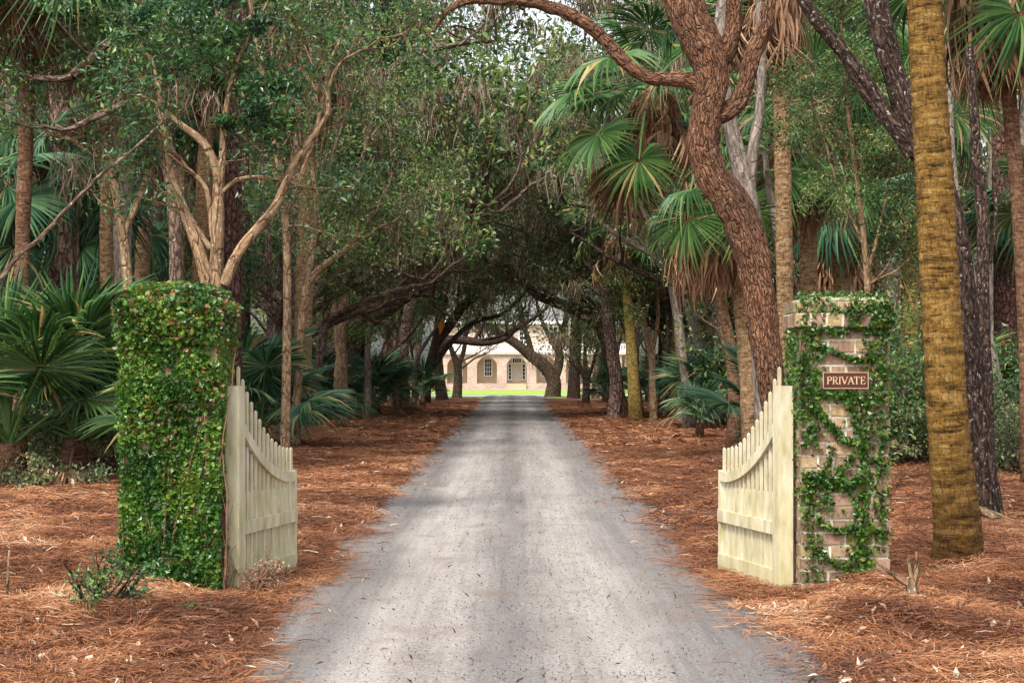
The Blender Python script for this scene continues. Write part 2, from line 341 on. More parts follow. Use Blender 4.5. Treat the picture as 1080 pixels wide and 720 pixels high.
def straw_ground():
    m, T, N = newmat('pine_straw_ground')
    n1 = noise(T, 38, 6, .75, (1, 1, 1), dist=1.5); r1 = ramp(T, [(.3, (.030, .014, .010)), (.46, (.13, .056, .031)), (.6, (.26, .115, .056)), (.78, (.40, .25, .15))])
    T.links.new(n1.outputs[0], r1.inputs[0])
    n2 = noise(T, .8, 4, .6); r2 = ramp(T, [(.3, (.55, .52, .5)), (.5, (1, 1, 1)), (.7, (1.3, 1.25, 1.2))]); T.links.new(n2.outputs[0], r2.inputs[0])
    out = mixc(T, 1.0, r1.outputs[0], r2.outputs[0], 'MULTIPLY')
    finish(T, out, .9, n1.outputs[0], .8, .03, spec=.1)
    return m
def road_mat():
    m, T, N = newmat('sandy_drive')
    n1 = noise(T, 48, 8, .85); r1 = ramp(T, [(.37, (.055, .05, .05)), (.44, (.19, .181, .172)), (.56, (.30, .288, .272)), (.70, (.50, .482, .455))]); T.links.new(n1.outputs[0], r1.inputs[0])
    n2 = noise(T, 1.3, 5, .65, (2.4, .14, 1)); r2 = ramp(T, [(.3, (.78, .77, .77)), (.5, (1, .98, .97)), (.7, (1.15, 1.13, 1.1))]); T.links.new(n2.outputs[0], r2.inputs[0])
    out = mixc(T, 1.0, r1.outputs[0], r2.outputs[0], 'MULTIPLY')
    # wheel tracks: compacted, paler strips along the drive
    tc = N.new('ShaderNodeTexCoord'); sx = N.new('ShaderNodeSeparateXYZ'); T.links.new(tc.outputs['Object'], sx.inputs[0])
    nw = noise(T, .35, 3, .5); 
    ad = N.new('ShaderNodeMath'); ad.operation = 'MULTIPLY_ADD'; ad.inputs[1].default_value = .5; T.links.new(nw.outputs[0], ad.inputs[0]); T.links.new(sx.outputs[0], ad.inputs[2])
    tr = ramp(T, [(0, (.0, .0, .0)), (.12, (0, 0, 0)), (.24, (1, 1, 1)), (.36, (.75, .75, .75)), (.5, (.05, .05, .05)), (.60, (.7, .7, .7)), (.72, (1, 1, 1)), (.86, (.1, .1, .1)), (1, (0, 0, 0))], 'EASE')
    mr = N.new('ShaderNodeMapRange'); mr.inputs[1].default_value = -1.25; mr.inputs[2].default_value = 1.75; T.links.new(ad.outputs[0], mr.inputs[0]); T.links.new(mr.outputs[0], tr.inputs[0])
    sep = N.new('ShaderNodeRGBToBW'); T.links.new(tr.outputs[0], sep.inputs[0])
    out2 = mixc(T, 1.0, out, (1.35, 1.31, 1.28), 'MULTIPLY'); out = mixc(T, 1.0, out, (.72, .71, .72), 'MULTIPLY')
    out = mixc(T, sep.outputs[0], out, out2)
    ns = noise(T, 9, 4, .7, (1.6, .035, 1)); rs2 = ramp(T, [(.36, (.87, .865, .865)), (.5, (1, 1, 1)), (.64, (1.08, 1.075, 1.07))]); T.links.new(ns.outputs[0], rs2.inputs[0])
    out = mixc(T, 1.0, out, rs2.outputs[0], 'MULTIPLY')
    # dark grit and twig specks, fewer in the tracks
    vo = N.new('ShaderNodeTexVoronoi'); vo.inputs['Scale'].default_value = 34; T.links.new(tc.outputs['Object'], vo.inputs['Vector'])
    rs = ramp(T, [(.0, (1, 1, 1)), (.2, (1, 1, 1)), (.28, (0, 0, 0))]); T.links.new(vo.outputs['Distance'], rs.inputs[0])
    n4 = noise(T, 5, 3, .6); r4 = ramp(T, [(.40, (0, 0, 0)), (.58, (.85, .85, .85))]); T.links.new(n4.outputs[0], r4.inputs[0])
    f = mixc(T, 1.0, rs.outputs[0], r4.outputs[0], 'MULTIPLY')
    out = mixc(T, f, out, (.09, .07, .065))
    # brown organic dirt near the edges and in blotches
    n5 = noise(T, 2.2, 5, .7, (1, .5, 1)); r5 = ramp(T, [(.52, (0, 0, 0)), (.70, (.6, .6, .6))]); T.links.new(n5.outputs[0], r5.inputs[0])
    out = mixc(T, r5.outputs[0], out, (.17, .125, .10))
    finish(T, out, .85, n1.outputs[0], .8, .014, spec=.2)
    return m
def flat(name, stops, scale, rough=.8, bump=.2, bd=.01, stretch=(1, 1, 1), spec=.3):
    m, T, N = newmat(name); nz = noise(T, scale, 5, .65, stretch); c = ramp(T, stops); T.links.new(nz.outputs[0], c.inputs[0])
    finish(T, c.outputs[0], rough, nz.outputs[0], bump, bd, spec=spec); return m
M['ground'] = straw_ground(); M['road'] = road_mat()
M['lawn'] = flat('lawn', [(.3, (.14, .27, .03)), (.7, (.34, .44, .06))], 4)
M['sand'] = flat('pale_sand', [(.3, (.36, .29, .22)), (.7, (.48, .40, .31))], 3)
M['cross'] = flat('grey_drive', [(.3, (.36, .34, .35)), (.7, (.52, .49, .49))], 3)
def gatemat():
    m, T, N = newmat('weathered_white_paint')
    n1 = noise(T, 9, 5, .65, (1, 1, .3)); r1 = ramp(T, [(.3, (.34, .31, .19)), (.46, (.49, .46, .33)), (.6, (.59, .56, .45)), (.75, (.68, .66, .58))]); T.links.new(n1.outputs[0], r1.inputs[0])
    n2 = noise(T, 2.5, 4, .6); r2 = ramp(T, [(.35, (.95, .91, .72)), (.65, (1.05, 1.02, .98))]); T.links.new(n2.outputs[0], r2.inputs[0])
    out = mixc(T, 1.0, r1.outputs[0], r2.outputs[0], 'MULTIPLY')
    n3 = noise(T, 34, 4, .7, (1, 1, .5)); r3 = ramp(T, [(.68, (0, 0, 0)), (.74, (1, 1, 1))]); T.links.new(n3.outputs[0], r3.inputs[0])
    out = mixc(T, r3.outputs[0], out, (.26, .17, .10))
    tc = N.new('ShaderNodeTexCoord'); sx = N.new('ShaderNodeSeparateXYZ'); T.links.new(tc.outputs['Object'], sx.inputs[0])
    mr = N.new('ShaderNodeMapRange'); mr.inputs[1].default_value = 0.0; mr.inputs[2].default_value = .5; mr.inputs[3].default_value = .65; mr.inputs[4].default_value = 0; T.links.new(sx.outputs[2], mr.inputs[0])
    mm = N.new('ShaderNodeMath'); mm.operation = 'MULTIPLY'; T.links.new(mr.outputs[0], mm.inputs[0]); T.links.new(n2.outputs[0], mm.inputs[1])
    out = mixc(T, mm.outputs[0], out, (.42, .37, .13))
    finish(T, out, .55, n1.outputs[0], .15, .004, spec=.35)
    return m
M['gate'] = gatemat()
def brickmat():
    m, T, N = newmat('old_brick')
    c = ramp(T, [(0, (.23, .145, .10)), (.25, (.31, .20, .145)), (.45, (.20, .13, .09)), (.6, (.37, .26, .155)), (.8, (.32, .24, .12)), (1, (.18, .18, .05))]); T.links.new(attr(T), c.inputs[0])
    n1 = noise(T, 30, 6, .7); r1 = ramp(T, [(.3, (.55, .53, .5)), (.55, (1, 1, 1)), (.75, (1.35, 1.32, 1.25))]); T.links.new(n1.outputs[0], r1.inputs[0])
    out = mixc(T, 1.0, c.outputs[0], r1.outputs[0], 'MULTIPLY')
    n2 = noise(T, 7, 4, .6); r2 = ramp(T, [(.58, (0, 0, 0)), (.76, (.6, .6, .6))]); T.links.new(n2.outputs[0], r2.inputs[0])
    out = mixc(T, r2.outputs[0], out, (.42, .36, .26))
    finish(T, out, .9, n1.outputs[0], .7, .01, spec=.2)
    return m
M['brick'] = brickmat()
M['mortar'] = flat('lime_mortar', [(.3, (.40, .36, .26)), (.7, (.64, .59, .46))], 25, .95, .6, .01)
M['capmortar'] = flat('mossy_mortar', [(.3, (.12, .13, .05)), (.5, (.26, .25, .14)), (.7, (.42, .37, .26))], 14, .95, .6, .01)
M['sign'] = flat('dark_brown_sign', [(.3, (.045, .014, .009)), (.7, (.07, .022, .013))], 12, .4, .1, .002)
M['gold'] = flat('gilt_paint', [(.3, (.50, .31, .17)), (.7, (.62, .42, .25))], 20, .4, 0, .001)
M['iron'] = flat('rusty_iron', [(.3, (.035, .015, .012)), (.7, (.16, .05, .03))], 25, .7, .3, .003)
M['stem'] = flat('vine_stem', [(.3, (.10, .05, .03)), (.7, (.24, .13, .08))], 20, .9)
M['hbrick'] = None
def hbrick():
    m, T, N = newmat('pale_pink_brick')
    tc = N.new('ShaderNodeTexCoord'); mp = N.new('ShaderNodeMapping'); mp.inputs['Rotation'].default_value = (R(90), 0, 0)
    b = N.new('ShaderNodeTexBrick'); b.inputs['Scale'].default_value = 2.2; b.inputs['Color1'].default_value = (.31, .205, .155, 1); b.inputs['Color2'].default_value = (.44, .335, .265, 1)
    b.inputs['Mortar'].default_value = (.50, .45, .38, 1); b.inputs['Mortar Size'].default_value = .025
    T.links.new(tc.outputs['Object'], mp.inputs[0]); T.links.new(mp.outputs[0], b.inputs[0])
    n2 = noise(T, .8, 4, .6); r2 = ramp(T, [(.35, (.85, .83, .83)), (.65, (1.12, 1.1, 1.1))]); T.links.new(n2.outputs[0], r2.inputs[0])
    finish(T, mixc(T, 1.0, b.outputs[0], r2.outputs[0], 'MULTIPLY'), .9, spec=.2); return m
M['hbrick'] = hbrick()
M['stucco'] = flat('cream_stucco', [(.3, (.42, .30, .19)), (.7, (.52, .39, .26))], 2)
M['hwhite'] = flat('white_house_paint', [(.3, (.74, .72, .70)), (.7, (.82, .80, .78))], 3, .5)
M['door'] = flat('cream_door_paint', [(.3, (.50, .44, .34)), (.7, (.58, .51, .40))], 3, .5)
M['glass'] = flat('dark_pane', [(.3, (.02, .022, .028)), (.7, (.05, .055, .065))], 2, .08, 0, .001, spec=.8)
M['slate'] = flat('grey_roof', [(.3, (.12, .12, .13)), (.7, (.22, .21, .21))], 6)

# ------------------------------------------------------------------ ground, drive, lawn
def gridmesh(name, xs, ys, zf, mat, kind='structure', smooth=True):
    X, Y = np.meshgrid(xs, ys); Z = zf(X, Y)
    mb = MB(); n, m_ = X.shape; idx = np.arange(n * m_).reshape(n, m_)
    q = np.stack([idx[:-1, :-1], idx[:-1, 1:], idx[1:, 1:], idx[1:, :-1]], -1).reshape(-1, 4)
    mb.add(np.stack([X, Y, Z], -1).reshape(-1, 3), q); o = mb.obj(name, mat, smooth=smooth); tag(o, kind=kind); return o
xs = np.concatenate([[-600, -300, -150, -80, -50, -30, -20, -14, -10, -8], np.arange(-7, 7.001, .07), [8, 10, 14, 20, 30, 50, 80, 150, 300, 600]])
ys = np.concatenate([[-60, -30, -10, 0, 4, 7], np.arange(8.5, 24, .07), np.arange(24, 60, .3), np.arange(60, 112, 1.0), np.arange(112, 220, 6), [260, 350, 500, 900, 1500]])
g = gridmesh('ground', xs, ys, gh, M['ground']); tag(g, 'rust-brown pine straw covering the forest floor on both sides of the drive', 'ground')
rd = gridmesh('road', np.linspace(-2.3, 2.3, 70), np.concatenate([np.arange(-20, 40, .3), np.arange(40, 131, 1.5)]),
              lambda X, Y: -.48 * sstep((Y - 90) / 110) + .022 + .012 * np.cos(X * 1.2) - .01 * np.exp(-((np.abs(X) - .75) / .2) ** 2) + .008 * (vnoise(X * 3, Y * 1.5, 8) - .5), M['road'])
tag(rd, 'straight grey sandy drive running between the gates to the house', 'road')
flatz = lambda off: (lambda X, Y: -.48 * sstep((Y - 90) / 110) + off)
lw = gridmesh('lawn', np.linspace(-90, 90, 60), np.linspace(134, 197, 30), flatz(.012), M['lawn']); tag(lw, 'bright green lawn in front of the house', 'lawn')
cr = gridmesh('crossing_drive', np.linspace(-90, 90, 60), np.linspace(119, 134, 8), flatz(.018), M['cross']); tag(cr, 'pale grey drive crossing in front of the lawn', 'road')
for sx_ in (-1, 1):
    x0, x1 = (-7, -1.6) if sx_ < 0 else (2.0, 8)
    isl = gridmesh('lawn_island', np.linspace(x0, x1, 10), np.linspace(106, 117, 8), flatz(.03), M['lawn'])
    tag(isl, 'small green grass island at the far %s end of the drive' % ('left' if sx_ < 0 else 'right'), 'lawn')
sp = gridmesh('sand_path', np.linspace(-60, 60, 40), np.linspace(190, 199.6, 8), flatz(.03), M['sand']); tag(sp, 'pale sand path along the foot of the house', 'path')

# ------------------------------------------------------------------ the house at the end
def house():
    Y0 = 200.0; k = Y0 / F; Z0 = -.48
    H = thing('brick_house', 'pale pink brick house with white arcade and cream door at end of drive', 'house', (0, Y0, Z0))
    X = lambda px: (px - 540) * k
    Z = lambda py: EYE + (388 - py) * k - Z0
    zt = Z(373.5); zs = Z(386.5); zb = Z(404)
    mb = MB(); cs = [482.2, 513.5, 545, 576.2, 607.5, 638.5]; hw = 10.6
    edges = [466.5] + [(a + b) / 2 for a, b in zip(cs[:-1], cs[1:])] + [656]
    dep = .45
    for i, c in enumerate(cs):
        L, Rr = X(edges[i]), X(edges[i + 1]); a, b = X(c - hw), X(c + hw); cx = X(c); r = (b - a) / 2
        mb.box((L, 0, 0), (a, dep, zs)); mb.box((b, 0, 0), (Rr, dep, zs))
        th = np.linspace(np.pi, 0, 17); zc = zs
        ax = cx + r * np.cos(th); az_ = zc + r * .98 * np.sin(th)
        top = zt
        for y, flip in ((0, 0), (dep, 1)):
            V = []; 
            for j in range(17): V += [(ax[j], y, az_[j]), (ax[j], y, top)]
            q = [(2 * j, 2 * j + 2, 2 * j + 3, 2 * j + 1) for j in range(16)]
            mb.add(V, [tuple(reversed(t)) for t in q] if flip else q)
        V = []
        for j in range(17): V += [(ax[j], 0, az_[j]), (ax[j], dep, az_[j])]
        mb.add(V, [(2 * j, 2 * j + 1, 2 * j + 3, 2 * j + 2) for j in range(16)])
        mb.box((L, 0.001, zs), (a, dep, zt)); mb.box((b, 0.001, zs), (Rr, dep, zt))
        if c != 545: mb.box((a, .08, 0), (b, dep - .05, zb))       # low wall inside the arch
    mb.obj('arcade_wall', M['hbrick'], H)
    mb = MB(); mb.box((X(462), 2.6, 0), (X(662), 3.0, zt)); mb.box((X(462), .5, 0), (X(464.5), 2.6, zt)); mb.box((X(659), .5, 0), (X(661.5), 2.6, zt)); mb.obj('porch_back_wall', M['stucco'], H)
    mb = MB(); mb.box((X(463), .5, 0), (X(661), 2.6, zb - .25)); mb.box((X(463), .5, zt - .1), (X(661), 2.6, zt - .02)); mb.obj('porch_floor', M['hwhite'], H)
    # white cornice and balustrade
    mb = MB(); mb.box((X(461), -.3, zt), (X(663), 3.3, zt + .18)); mb.box((X(460.5), -.42, zt + .18), (X(663.5), 3.4, zt + .30)); mb.obj('cornice', M['hwhite'], H)
    mb = MB()
    mb.box((X(462), -.2, zt + .95), (X(662), -.08, zt + 1.05))
    mb.box((X(462), -.2, zt + .36), (X(662), -.08, zt + .42))
    for i in range(120):
        x = X(462) + (X(662) - X(462)) * (i + .5) / 120
        mb.box((x - .03, -.17, zt + .30), (x + .03, -.11, zt + .95))
    mb.obj('balustrade', M['hwhite'], H)
    # upper storey and roof
    zu = zt + 3.4
    mb = MB(); mb.box((X(470), 3.02, zt), (X(652), 12, zu)); up = mb.obj('upper_wall', M['hbrick'], H)
    mb = MB(); mb.add([(X(466), 2.4, zu), (X(656), 2.4, zu), (X(656), 12.6, zu), (X(466), 12.6, zu), (X(490), 7.5, zu + 3), (X(632), 7.5, zu + 3)], [(0, 1, 5, 4), (2, 3, 4, 5), (0, 3, 2, 1)], [(1, 2, 5), (3, 0, 4)]); rf = mb.obj('roof', M['slate'], H)
    for cx in (505, 617):
        mb = MB(); mb.box((X(cx) - .5, 7, zu + 1.5), (X(cx) + .5, 8, zu + 4.4)); mb.obj('chimney', M['hbrick'], rf)
    mb = MB(); mb.box((X(466), 2.4, zu - .3), (X(656), 3.01, zu)); mb.obj('eaves', M['hwhite'], H)
    def window(cx, z0, z1, wpx, y, cols=3, rows=4):
        x0, x1 = X(cx - wpx / 2), X(cx + wpx / 2)
        mb = MB(); f = .09
        for a, b in (((x0 - f, y - .08, z0 - f), (x0, y, z1 + f)), ((x1, y - .08, z0 - f), (x1 + f, y, z1 + f)), ((x0, y - .08, z0 - f), (x1, y, z0)), ((x0, y - .08, z1), (x1, y, z1 + f))): mb.box(a, b)
        for i in range(1, cols): x = x0 + (x1 - x0) * i / cols; mb.box((x - .02, y - .05, z0), (x + .02, y - .01, z1))
        for i in range(1, rows): z = z0 + (z1 - z0) * i / rows; mb.box((x0, y - .048, z - .02), (x1, y - .012, z + .02))
        wd = mb.obj('window', M['hwhite'], H)
        mb = MB(); mb.box((x0, y - .008, z0), (x1, y - .004, z1)); mb.obj('pane', M['glass'], wd)
    for c in (482.2, 513.5, 576.2, 607.5, 638.5): window(c + (2 if c < 545 else -2) * .5, Z(396), Z(378.5), 7, 2.6)
    for c in (489, 520, 552.5, 584, 615, 640): window(c, zt + 1.0, zt + 2.8, 9, 3.01, 2, 4)
    d0 = Z(403); d1 = Z(383)
    mb = MB(); mb.box((X(540.5), 2.5, d0), (X(550), 2.59, d1 - .05)); 
    for px in (542.5, 546.5):
        for z in (d0 + .3, d0 + 1.0): mb.box((X(px), 2.47, z), (X(px + 2.4), 2.5, z + .55))
    dr = mb.obj('front_door', M['door'], H); mb = MB(); mb.box((X(549), 2.42, d0 + .95), (X(549) + .06, 2.5, d0 + 1.03)); mb.obj('door_handle', M['iron'], dr)
    window(537.8, d0 + .3, d1 - .1, 2.6, 2.6, 1, 4); window(552.6, d0 + .3, d1 - .1, 2.6, 2.6, 1, 4); window(545.2, d1 + .08, d1 + .5, 9, 2.6, 4, 1)
    mb = MB()
    for i in range(4): mb.box((X(535), -.35 * (4 - i), i * .15), (X(555), -.002, (i + 1) * .15 - .002 * i))
    mb.obj('front_steps', M['stucco'], H)
    mb = MB(); mb.box((X(462), -.06, 0), (X(534.9), -.003, zb - .1)); mb.box((X(555.1), -.06, 0), (X(662), -.003, zb - .1)); mb.obj('plinth', M['hbrick'], H)
house()

# ------------------------------------------------------------------ brick gate pillars
PD = 14.3; pk = PD / F
def pillar(x0, x1, name_label, seed):
    rng = np.random.RandomState(seed)
    t = thing('gate_pillar', name_label, 'pillar', ((x0 + x1) / 2, PD, -.08), 0, 'brick pillars beside the gates')
    w_ = (x1 - x0); hw = w_ / 2; mb = MB(); ch = .092; n = 22
    def course(z, hw, dep0, dep1, k, mb, h=ch):
        off = (.5 if k % 2 else 0); m_ = .009
        L = 2 * hw
        cuts = [-hw]; x = -hw + (.11 if k % 2 else .205) * rng.uniform(.9, 1.1)
        while x < hw - .07: cuts.append(x); x += rng.choice([.205, .205, .11]) * rng.uniform(.93, 1.07)
        cuts.append(hw)
        for side in range(4):
            for a, b in zip(cuts[:-1], cuts[1:]):
                rv = rng.choice([rng.uniform(0, .5), rng.uniform(.5, .8)], p=[.6, .4])
                if z < .75 and side in (0, 1) and b > hw * .55 and rng.rand() < .6: rv = 1.0
                j = rng.uniform(-.006, .006); bb = [a + m_, b - m_]; y0 = dep0 + j; y1 = dep0 + .09
                if a == -hw: bb[0] = a + .0
                if b == hw: bb[1] = b - .092
                A = np.array([(bb[0], y0, z + m_), (bb[1], y0, z + m_), (bb[1], y1, z + m_), (bb[0], y1, z + m_), (bb[0], y0, z + h - m_), (bb[1], y0, z + h - m_), (bb[1], y1, z + h - m_), (bb[0], y1, z + h - m_)])
                A += rng.uniform(-.0035, .0035, A.shape)
                cy = (dep0 + dep1) / 2; c = [(1, 0), (0, 1), (-1, 0), (0, -1)][side]
                P2 = A.copy(); xx = A[:, 0]; yy = A[:, 1] - cy
                P2[:, 0] = xx * c[0] - yy * c[1]; P2[:, 1] = xx * c[1] + yy * c[0] + cy
                mb.add(P2, [(0, 3, 2, 1), (4, 5, 6, 7), (0, 1, 5, 4), (1, 2, 6, 5), (2, 3, 7, 6), (3, 0, 4, 7)], rv=rv)
    for k in range(n): course(k * ch, hw, 0, w_, k, mb)
    mb.obj('brick_shaft', M['brick'], t)
    mb = MB(); mb.box((-hw + .007, .008, -.3), (hw - .007, w_ - .008, n * ch)); mb.obj('mortar_joints', M['mortar'], t)
    zt = n * ch
    mb = MB(); e = .045
    course(zt, hw + e, -e, w_ + e, 1, mb, .10); course(zt + .10, hw + e - .012, -e + .012, w_ + e - .012, 0, mb, .09)
    cp = mb.obj('cap', M['brick'], t)
    mb = MB(); mb.box((-hw - e + .008, -e + .008, zt + .003), (hw + e - .008, w_ + e - .008, zt + .10)); mb.box((-hw - e + .03, -e + .03, zt + .101), (hw + e - .03, w_ + e - .03, zt + .185)); mb.obj('cap_joints', M['mortar'], cp)
    # weathered mortar wash: a low rounded top
    mb = MB(); N_ = 13; u = np.linspace(-1, 1, N_); U, V_ = np.meshgrid(u, u); r = hw + e - .03
    Zz = zt + .186 + .04 * np.sqrt(np.clip(1 - np.maximum(np.abs(U), np.abs(V_)) ** 2.5, 0, 1)) + rng.uniform(-.006, .006, U.shape)
    idx = np.arange(N_ * N_).reshape(N_, N_); q = np.stack([idx[:-1, :-1], idx[:-1, 1:], idx[1:, 1:], idx[1:, :-1]], -1).reshape(-1, 4)
    mb.add(np.stack([U * r, V_ * r + w_ / 2, Zz], -1).reshape(-1, 3), q); mb.obj('mortar_top', M['capmortar'], cp, smooth=True)
    return t, hw, zt
XR0, XR1 = (845 - 540) * pk, (938 - 540) * pk
XL0, XL1 = (131 - 540) * pk, (229 - 540) * pk
pr, hwR, ztR = pillar(XR0, XR1, 'brick gate pillar with the PRIVATE sign, bricks showing between vines', 3)
pl, hwL, ztL = pillar(XL0, XL1, 'left gate pillar almost wholly hidden under dense green vine', 5)
# sign on the right pillar
def text_mesh(body, size, extr):
    cu = bpy.data.curves.new('lettering', 'FONT'); cu.body = body; cu.size = size; cu.extrude = extr; cu.align_x = 'CENTER'; cu.align_y = 'CENTER'; cu.offset = .0006; cu.space_character = 1.12
    o = bpy.data.objects.new('tmp', cu); COL.objects.link(o)
    me = bpy.data.meshes.new_from_object(o.evaluated_get(bpy.context.evaluated_depsgraph_get())); bpy.data.objects.remove(o); return me
sg = thing('sign', 'small dark brown sign reading PRIVATE in gold letters on the right pillar', 'sign', (((867 + 915) / 2 - 540) * pk, PD - .03, EYE + (388 - 401) * pk))
mb = MB(); mb.box((-.158, -.012, -.055), (.158, .008, .055)); mb.obj('sign_board', M['sign'], sg)
mb = MB(); 
for a, b in (((-.162, -.014, -.059), (.162, .006, -.055)), ((-.162, -.014, .055), (.162, .006, .059)), ((-.162, -.014, -.055), (-.158, .006, .055)), ((.158, -.014, -.055), (.162, .006, .055))): mb.box(a, b)
mb.obj('sign_border', M['gold'], sg)
# hand-made serif capitals: strokes as thin raised bars
def letters():
    mb = MB(); y0, y1 = -.0165, -.0122; h = .052
    def bar(x0, z0, x1, z1, w0, w1=None):
        w1 = w0 if w1 is None else w1
        d = Vector((x1 - x0, 0, z1 - z0)).normalized(); nx, nz = -d.z, d.x
        V = [(x0 + nx * w0 / 2, y0, z0 + nz * w0 / 2), (x0 - nx * w0 / 2, y0, z0 - nz * w0 / 2), (x1 - nx * w1 / 2, y0, z1 - nz * w1 / 2), (x1 + nx * w1 / 2, y0, z1 + nz * w1 / 2)]
        V += [(a, y1, c) for a, b, c in V]
        mb.add(V, [(0, 1, 2, 3), (7, 6, 5, 4), (0, 4, 5, 1), (1, 5, 6, 2), (2, 6, 7, 3), (3, 7, 4, 0)])
    T_, t_ = .0075, .0038
    def serif(x, z, w_=.014): bar(x - w_ / 2, z, x + w_ / 2, z, t_)
    def arc(cx, cz, rx, rz, a0, a1, w_, n=9):
        p = [(cx + rx * math.cos(a0 + (a1 - a0) * i / n), cz + rz * math.sin(a0 + (a1 - a0) * i / n)) for i in range(n + 1)]
        for a, b in zip(p[:-1], p[1:]): bar(a[0], a[1], b[0], b[1], w_)
    def st(x): bar(x, -h / 2, x, h / 2, T_); serif(x, -h / 2); serif(x, h / 2)
    xx = -.129
    def Pp(x, hh=1): st(x); bar(x, h / 2, x + .012, h / 2, t_); arc(x + .012, h / 4, .013, h / 4, math.pi / 2, -math.pi / 2, .0062); bar(x, 0, x + .012, 0, t_)
    Pp(-.128); Pp(-.088); bar(-.078, 0, -.060, -h / 2, T_); serif(-.058, -h / 2, .010)
    st(-.043)
    bar(-.027, h / 2, -.008, -h / 2, T_); bar(.011, h / 2, -.008, -h / 2, t_); serif(-.027, h / 2); serif(.011, h / 2, .012)
    bar(.018, -h / 2, .036, h / 2, t_); bar(.036, h / 2, .054, -h / 2, T_); bar(.025, -.008, .047, -.008, t_); serif(.018, -h / 2, .012); serif(.054, -h / 2)
    bar(.078, -h / 2, .078, h / 2, T_); serif(.078, -h / 2); bar(.059, h / 2, .097, h / 2, t_); bar(.060, h / 2, .060, h / 2 - .012, t_); bar(.096, h / 2, .096, h / 2 - .012, t_)
    st(.112); bar(.112, h / 2, .136, h / 2, t_); bar(.112, 0, .130, 0, t_); bar(.112, -h / 2, .138, -h / 2, t_); bar(.136, h / 2, .136, h / 2 - .011, t_); bar(.138, -h / 2, .138, -h / 2 + .012, t_); bar(.130, -.006, .130, .006, t_)
    return mb
letters().obj('lettering', M['gold'], sg)

# ------------------------------------------------------------------ climbing vines
def ivy_right():
    rng = np.random.RandomState(11)
    t = thing('climbing_vine', 'small-leaved green vine trailing over the brick pillar with the sign', 'vine', (XR0 + hwR, PD, 0), 0, 'vines on the gate pillars')
    W = 2 * hwR; zz = lambda py: EYE + (388 - py) * pk
    S = [([(.55, 618), (.6, 585), (.66, 540), (.70, 500), (.72, 450), (.78, 410), (.82, 370), (.86, 322)], .05, 900), ([(.92, 575), (.90, 540), (.92, 500), (.9, 440), (.93, 380), (.95, 322)], .035, 500),
         ([(.05, 322), (.12, 360), (.08, 400), (.12, 440), (.08, 470)], .05, 620), ([(.13, 430), (.3, 445), (.45, 462), (.62, 470), (.72, 480)], .018, 260), ([(.05, 520), (.12, 505), (.35, 508), (.55, 512), (.72, 500)], .028, 420),
         ([(.08, 500), (.10, 540), (.14, 575), (.12, 608)], .04, 330), ([(.18, 548), (.4, 560), (.62, 556), (.95, 562)], .016, 260), ([(.2, 578), (.35, 592), (.6, 602)], .013, 120), ([(.15, 320), (.4, 330), (.7, 326), (1, 330)], .04, 420),
         ([(.15, 365), (.4, 372), (.6, 380), (.8, 378)], .016, 200), ([(.2, 345), (.4, 350), (.62, 346), (.9, 350)], .02, 180), ([(.1, 412), (.35, 415), (.6, 420), (.75, 425)], .03, 320), ([(.3, 535), (.28, 520), (.4, 500), (.6, 480)], .025, 180),
         ([(.5, 415), (.62, 440), (.7, 470)], .03, 160), ([(.75, 600), (.68, 570), (.66, 540)], .03, 160), ([(.02, 318), (-.02, 400), (.02, 450)], .02, 150), ([(.1, 395), (.3, 392), (.45, 398)], .014, 90), ([(.35, 470), (.3, 490), (.2, 505)], .015, 80)]
    st = MB(); lf = MB(); cen = []
    for pts, wd, n in S:
        p3 = [(-hwR + u * W, -.014, zz(py)) for u, py in pts]
        tube(st, p3, [.006] * len(p3), sides=5, step=.05, rough=0, wob=.003)
        n = int(n * 1.1); C, _ = catmull(p3, [1] * len(p3), .02); i = rng.randint(0, len(C), n)
        o = np.stack([rng.normal(0, wd, n), -np.abs(rng.normal(0, .016, n)) - .006, rng.normal(0, wd * .8, n)], 1); cen.append(C[i] + o)
    # left flank face of the pillar and the cap
    n = 620; cen.append(np.stack([np.full(n, -hwR - .018) - np.abs(rng.normal(0, .008, n)), rng.uniform(0, W, n), ztR - .08 - np.abs(rng.normal(0, .45, n))], 1))
    n = 700; u = rng.uniform(0, 1, n); keep = vnoise(u * 7, u * 0, 5) > .35; u = u[keep]
    cen.append(np.stack([-hwR - .03 + u * (W + .06), np.full(len(u), -.062) - np.abs(rng.normal(0, .01, len(u))), ztR - .08 + rng.uniform(0, .19, len(u))], 1))
    n = 260; cen.append(np.stack([rng.uniform(-hwR, hwR, n), rng.uniform(-.03, W * .5, n), ztR - .08 + .2 + rng.uniform(0, .06, n)], 1))
    c = np.concatenate(cen); c[:, 0] = np.where(c[:, 1] < -.03, c[:, 0], c[:, 0]); c = c[(c[:, 0] < hwR + .05)]
    sgx = ((867 + 915) / 2 - 540) * pk - (XR0 + hwR); sgz = EYE + (388 - 401) * pk
    inside = (np.abs(c[:, 0] - sgx) < .175) & (np.abs(c[:, 2] - sgz) < .072) & (c[:, 1] < 0.1); c = c[~inside]
    leaves(lf, c, .034, rng, aspect=.85, up=.1, rv=np.clip(rng.normal(.5, .25, len(c)), 0, .99))
    st.obj('vine_stem', M['stem'], t); lf.obj('leaves', M['ivy'], t)
